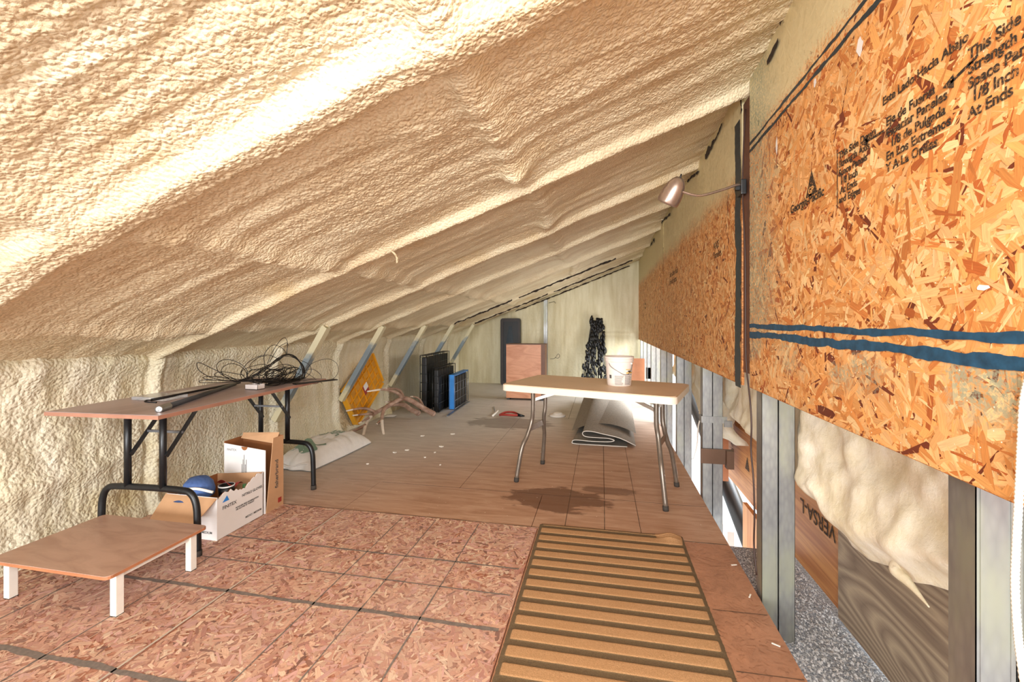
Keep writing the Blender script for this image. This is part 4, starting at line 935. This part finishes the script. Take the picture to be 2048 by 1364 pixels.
for i in range(26):
    xb_ = -.30+.52*i/25+r_.uniform(-.02, .02); xt = -.06+.15*(i/25-.5)+r_.uniform(-.03, .03)+ .04; yb = r_.uniform(-.12, .0); zt = r_.uniform(1.16, 1.27)
    a = Vector((xb_, yb, .0)); b = Vector((xt, .18, zt)); m = MB(); m.tube([a, b], .005, 5); m.build('stake', M_greywire if i % 3 == 0 else M_black, sb)
    for k_ in range(6):
        f_ = r_.uniform(.1, 1.0); p = a.lerp(b, f_); MB.lathe(tuft, [(0, -.06), (.016, -.045), (.026, 0), (.016, .045), (0, .06)], 7, Matrix.Translation(p+Vector((r_.uniform(-.02, .02), -.02, 0))) @ Matrix.Rotation(r_.uniform(-.5, .5), 4, 'Y'))
    MB.lathe(tuft, [(0, -.07), (.02, -.06), (.022, .03), (0, .04)], 7, Matrix.Translation(b+Vector((0, -.01, -.02))))
o = tuft.build('black_tufts', M_blackp, sb); o['kind'] = 'stuff'
m = MB(); q = atY(1276, 755, 7.2); m.box(q[0]-.10, q[0]+.10, 7.2, 7.25, 0, .62, Matrix.Rotation(0, 4, 'Z')); o = m.build('leaning_board', M_edge); tag(o, 'reddish-brown board propped at the wall behind the bucket', 'board')

# ------------------------------------------------------------------ folded carpet
cpt = empty('folded_carpet', (0, 4.33, 0)); tag(cpt, 'grey carpet folded into loops on the floor under the beige table', 'carpet')
sec = [(.30, .020), (.15, .085), (.0, .115), (-.11, .135), (-.185, .132), (-.20, .105), (-.165, .082), (-.05, .078), (.05, .075), (.10, .060), (.05, .044), (-.12, .040), (-.27, .045), (-.30, .025), (-.27, .008), (0, .006), (.22, .006)]
secs = [p for p in spline([(x, 0, z) for x, z in sec], 5)]
m = MB(); n_ = len(secs); ny = 14; vs = []
for j in range(ny):
    f_ = j/(ny-1); y = 1.9*f_
    for side_ in (0, 1):
        for i, p in enumerate(secs):
            d = Vector(secs[min(i+1, n_-1)])-Vector(secs[max(i-1, 0)]); nn = Vector((-d.z, 0, d.x)).normalized()*.007*side_
            lift = 1+f_*(1.7 if i < n_*.35 else .15)
            tp_ = 1-.15*f_
            vs.append(((p[0]+nn.x)*tp_+.02+.08*f_, y+.03*math.sin(i*.4)*f_, max(.001, (p[2]+nn.z)*lift)))
for j in range(ny-1):
    for i in range(n_-1):
        a = j*2*n_+i; b = a+2*n_; m.f += [(a, a+1, b+1, b)]; m.sm += [True]
        a += n_; b += n_; m.f += [(a+1, a, b, b+1)]; m.sm += [True]
m.v = [tuple(v) for v in vs]
m.build('carpet_sheet', M_carpet, cpt)
m = MB(); m.tube([(p[0]+.02, -.002, max(.005, p[2])) for p in secs], .0045, 6); m.build('carpet_edge', M_carpet_e, cpt)
# sheet thrown over the back
def arch(i, j):
    x = -.30+.64*i; y = .25+2.1*j
    return (x+.06*j, y, .03+(.13+.16*j)*math.sin(math.pi*(.08+.84*i))**.8)
m = MB(); m.grid(arch, 26, 18); m.build('carpet_fold', M_carpet, cpt)

# ------------------------------------------------------------------ floor bits
q = atZ(1020, 832, 0); pl = empty('pliers', tuple(q)); tag(pl, 'pliers with dark red grips on the stained plywood floor', 'pliers')
for s_ in (-1, 1):
    m = MB(); m.tube(spline([(-.13, s_*.015, .012), (-.07, s_*.075, .03), (.03, s_*.085, .03), (.10, s_*.03, .02)], 7), .014, 8); m.build('grip', M_red, pl)
m = MB(); m.tube([(.09, 0, .02), (.19, -.02, .012)], [.022, .008], 8); m.build('jaws', M_black, pl)
q = atZ(986, 833, .0); m = MB(); m.tube([q+np.array((0, 0, .012)), q+np.array((-.01, .32, .012))], [.012, .010], 8); o = m.build('screwdriver', M_white); tag(o, 'pale-handled screwdriver left of the red pliers', 'screwdriver')
m = MB(); m.tube([q+np.array((-.05, .3, .006)), q+np.array((-.14, .62, .006))], .004, 6); o = m.build('steel_rod', M_greywire); tag(o, 'thin steel rod on the floor behind the screwdriver', 'rod')
q = atZ(1115, 832, 0); m = MB(); m.lathe([(0, 0), (.10, 0), (.105, .01), (.09, .022), (.06, .025), (.055, .04), (.035, .042), (0, .036)], 22, Matrix.Translation(Vector(q))); o = m.build('white_disc', simple('dusty white plastic', 'e4ddd2', .5)); tag(o, 'round white plastic disc on the floor behind the beige table leg', 'disc')
pc = [(905, 868), (845, 872), (882, 893), (815, 900), (790, 905), (1085, 905), (735, 928), (880, 930), (870, 905), (850, 915)]
for i, (px, py) in enumerate(pc):
    q = atZ(px, py, 0); r_ = random.Random(i); s_ = .022 if i < 5 else .012
    m = MB(); poly = [(q[0]+s_*math.cos(a)*r_.uniform(.5, 1.3), q[1]+s_*math.sin(a)*r_.uniform(.5, 1.3)) for a in np.linspace(0, 6.28, 9)[:-1]]
    m.prism(poly, .0004, .006); o = m.build('foam_scrap', M_white); tag(o, 'pale foam scrap on the plywood floor, '+['biggest of the row behind the sack', 'farthest left, toward the antlers', 'middle one in front of the antlers', 'left of the middle one', 'nearest the white sack', 'by the front leg of the beige table', 'small one beside the sack edge', 'small nearest one before the dark stain', 'small one right of the middle one', 'small one left of the middle one'][i], 'scrap', 'foam scraps on the plywood floor')
for i, (px, py) in enumerate([(1552, 1290), (1468, 1130), (1500, 1192)]):
    q = atZ(px, py, .003); m = MB(); m.box(-.014, .014, -.003, .003, 0, .002, Matrix.Translation(Vector(q)) @ Matrix.Rotation(.8*i-.5, 4, 'Z')); o = m.build('wood_chip', M_white); tag(o, ['pale wood chip nearest the camera, beside the second stud', 'pale wood chip level with the top of the doormat', 'pale wood chip midway along the doormat edge'][i], 'chip', 'wood chips beside the doormat')

# ------------------------------------------------------------------ gooseneck lamp, cord, conduit
lp = empty('gooseneck_lamp', (.655, 2.26, 1.83)); tag(lp, 'brushed metal gooseneck lamp clamped at the board joint', 'lamp')
lo_ = np.array((.655, 2.26, 1.83)); yl_ = 2.2
arm = [atY(px, py, y)-lo_ for px, py, y in ((1482, 369, 2.26), (1470, 371, 2.25), (1450, 378, 2.24), (1420, 387, 2.22), (1400, 391, 2.21), (1383, 389, 2.20), (1361, 382, 2.19))]
m = MB(); m.tube(spline(arm, 8), .0062, 10); m.build('gooseneck_arm', M_steel2, lp)
top_ = Vector(atY(1360, 357, 2.19)-lo_); bot_ = Vector(atY(1334, 407, 2.235)-lo_); ax = (top_-bot_); L_ = ax.length; Q = ax.to_track_quat('Z', 'Y').to_matrix().to_4x4(); Q.translation = bot_
pr = [(.0505, 0), (.0525, .01), (.053, .03), (.050, .06), (.043, .09), (.032, .112), (.018, .128), (.006, L_), (.0, L_+.002)]
inner_ = [(r_*.94, z_) for r_, z_ in pr[:6]]
m = MB(); m.lathe(list(reversed(inner_))+pr, 36, Q); m.build('lamp_shade', M_steel2, lp)
m = MB(); m.tube([top_, top_+Vector((.006, 0, .02))], .004, 7); m.build('switch_knob', M_black, lp)
m = MB(); m.lathe([(0, 0), (.020, .0), (.022, .04), (0, .05)], 14, Q @ Matrix.Translation((0, 0, .055))); m.build('bulb_socket', M_white, lp)
m = MB(); m.box(-.012, .012, -.02, .05, -.035, .035, None, .004); m.box(-.03, -.008, .0, .02, -.01, .01); m.build('clamp', M_black, lp)
m = MB(); path = [(.668, 2.262, 2.2), (.66, 2.265, 2.0), (.655, 2.26, 1.8)]+[tuple(atX(px, py, .655)) for px, py in ((1490, 500), (1491, 620), (1492, 720), (1500, 800), (1503, 850), (1502, 900), (1507, 960), (1509, 1030), (1508, 1090), (1513, 1150))]
m.tube(spline(path, 6), .0038, 6); o = m.build('lamp_cord', simple('dark brown cord', '3a241c', .5)); tag(o, 'dark brown cord hanging down the board joint to the floor', 'cord')
m = MB(); m.box(.677, .70, 2.20, 2.335, .95, 2.25); o = m.build('joint_backing', simple('reddish backing', '6e4a3a', .7), wall_right, (XR, 0, 0)); 
m = MB(); path = spline([atX(px, py, .655) for px, py in ((2062, 740), (2048, 800), (2043, 880), (2040, 950), (2036, 1024), (2032, 1100), (2030, 1170), (2034, 1250), (2041, 1315), (2056, 1420))], 26)
rs = [0.0052+.0006*math.sin(i*2.1) for i in range(len(path))]; m.tube(path, rs, 12); o = m.build('flexible_conduit', M_white); tag(o, 'white corrugated conduit running down the right edge', 'conduit')
q = atX(2026, 930, .655)
# torn foam strings on the ceiling ridge
m = MB(); q = atY(800, 480, 2.16)
q = np.array((-1.09, 2.20, ceil_z(-1.09, 2.2)-.055))
m.tube(spline([q+np.array((-.02, 0, .02)), q, q+np.array((.015, -.01, -.02)), q+np.array((.01, 0, -.045))], 6), .006, 6); m.build('foam_drip', M_foam_c, ceiling)

def gap(a, b, w_, seed, px_=.662):  # flat dark strips painting the shade of cavities along the ceiling joint
    p0, p1 = atX(*a, px_), atX(*b, px_); d = Vector(p1)-Vector(p0); sd = Vector((0, -d.z, d.y)).normalized()
    ragged(p0, p1, w_, 0, sd, (-1, 0, 0), 14, .95, seed).build('gap_shade', M_darkgap, wall_right, (0, 0, 0)).location = (-XR, 0, 0)
for i, (a, b, w_) in enumerate((((1577, 2), (1560, 50), .022), ((1556, 78), (1534, 128), .014), ((1444, 248), (1430, 280), .012), ((1430, 280), (1410, 316), .026), ((1398, 342), (1374, 362), .012), ((1340, 428), (1322, 446), .02), ((1309, 478), (1300, 492), .03), ((1481, 196), (1484, 222), .032))):
    gap(a, b, w_*1.15, 200+i)
for i, (yy, xa, xb_) in enumerate(((6.40, -2.2, -1.3), (6.40, -1.2, .2), (7.50, -2.2, -.9), (7.50, -.8, .5), (8.2, -1.6, .5))):
    p0 = (xa, yy, ceil_z(xa, yy)-.012); p1 = (xb_, yy, ceil_z(xb_, yy)-.012)
    ragged(p0, p1, .022, 0, (0, 0, 1), (0, -1, 0), 40, .6, 300+i).build('torn_foam_edge', M_darkgap, ceiling)
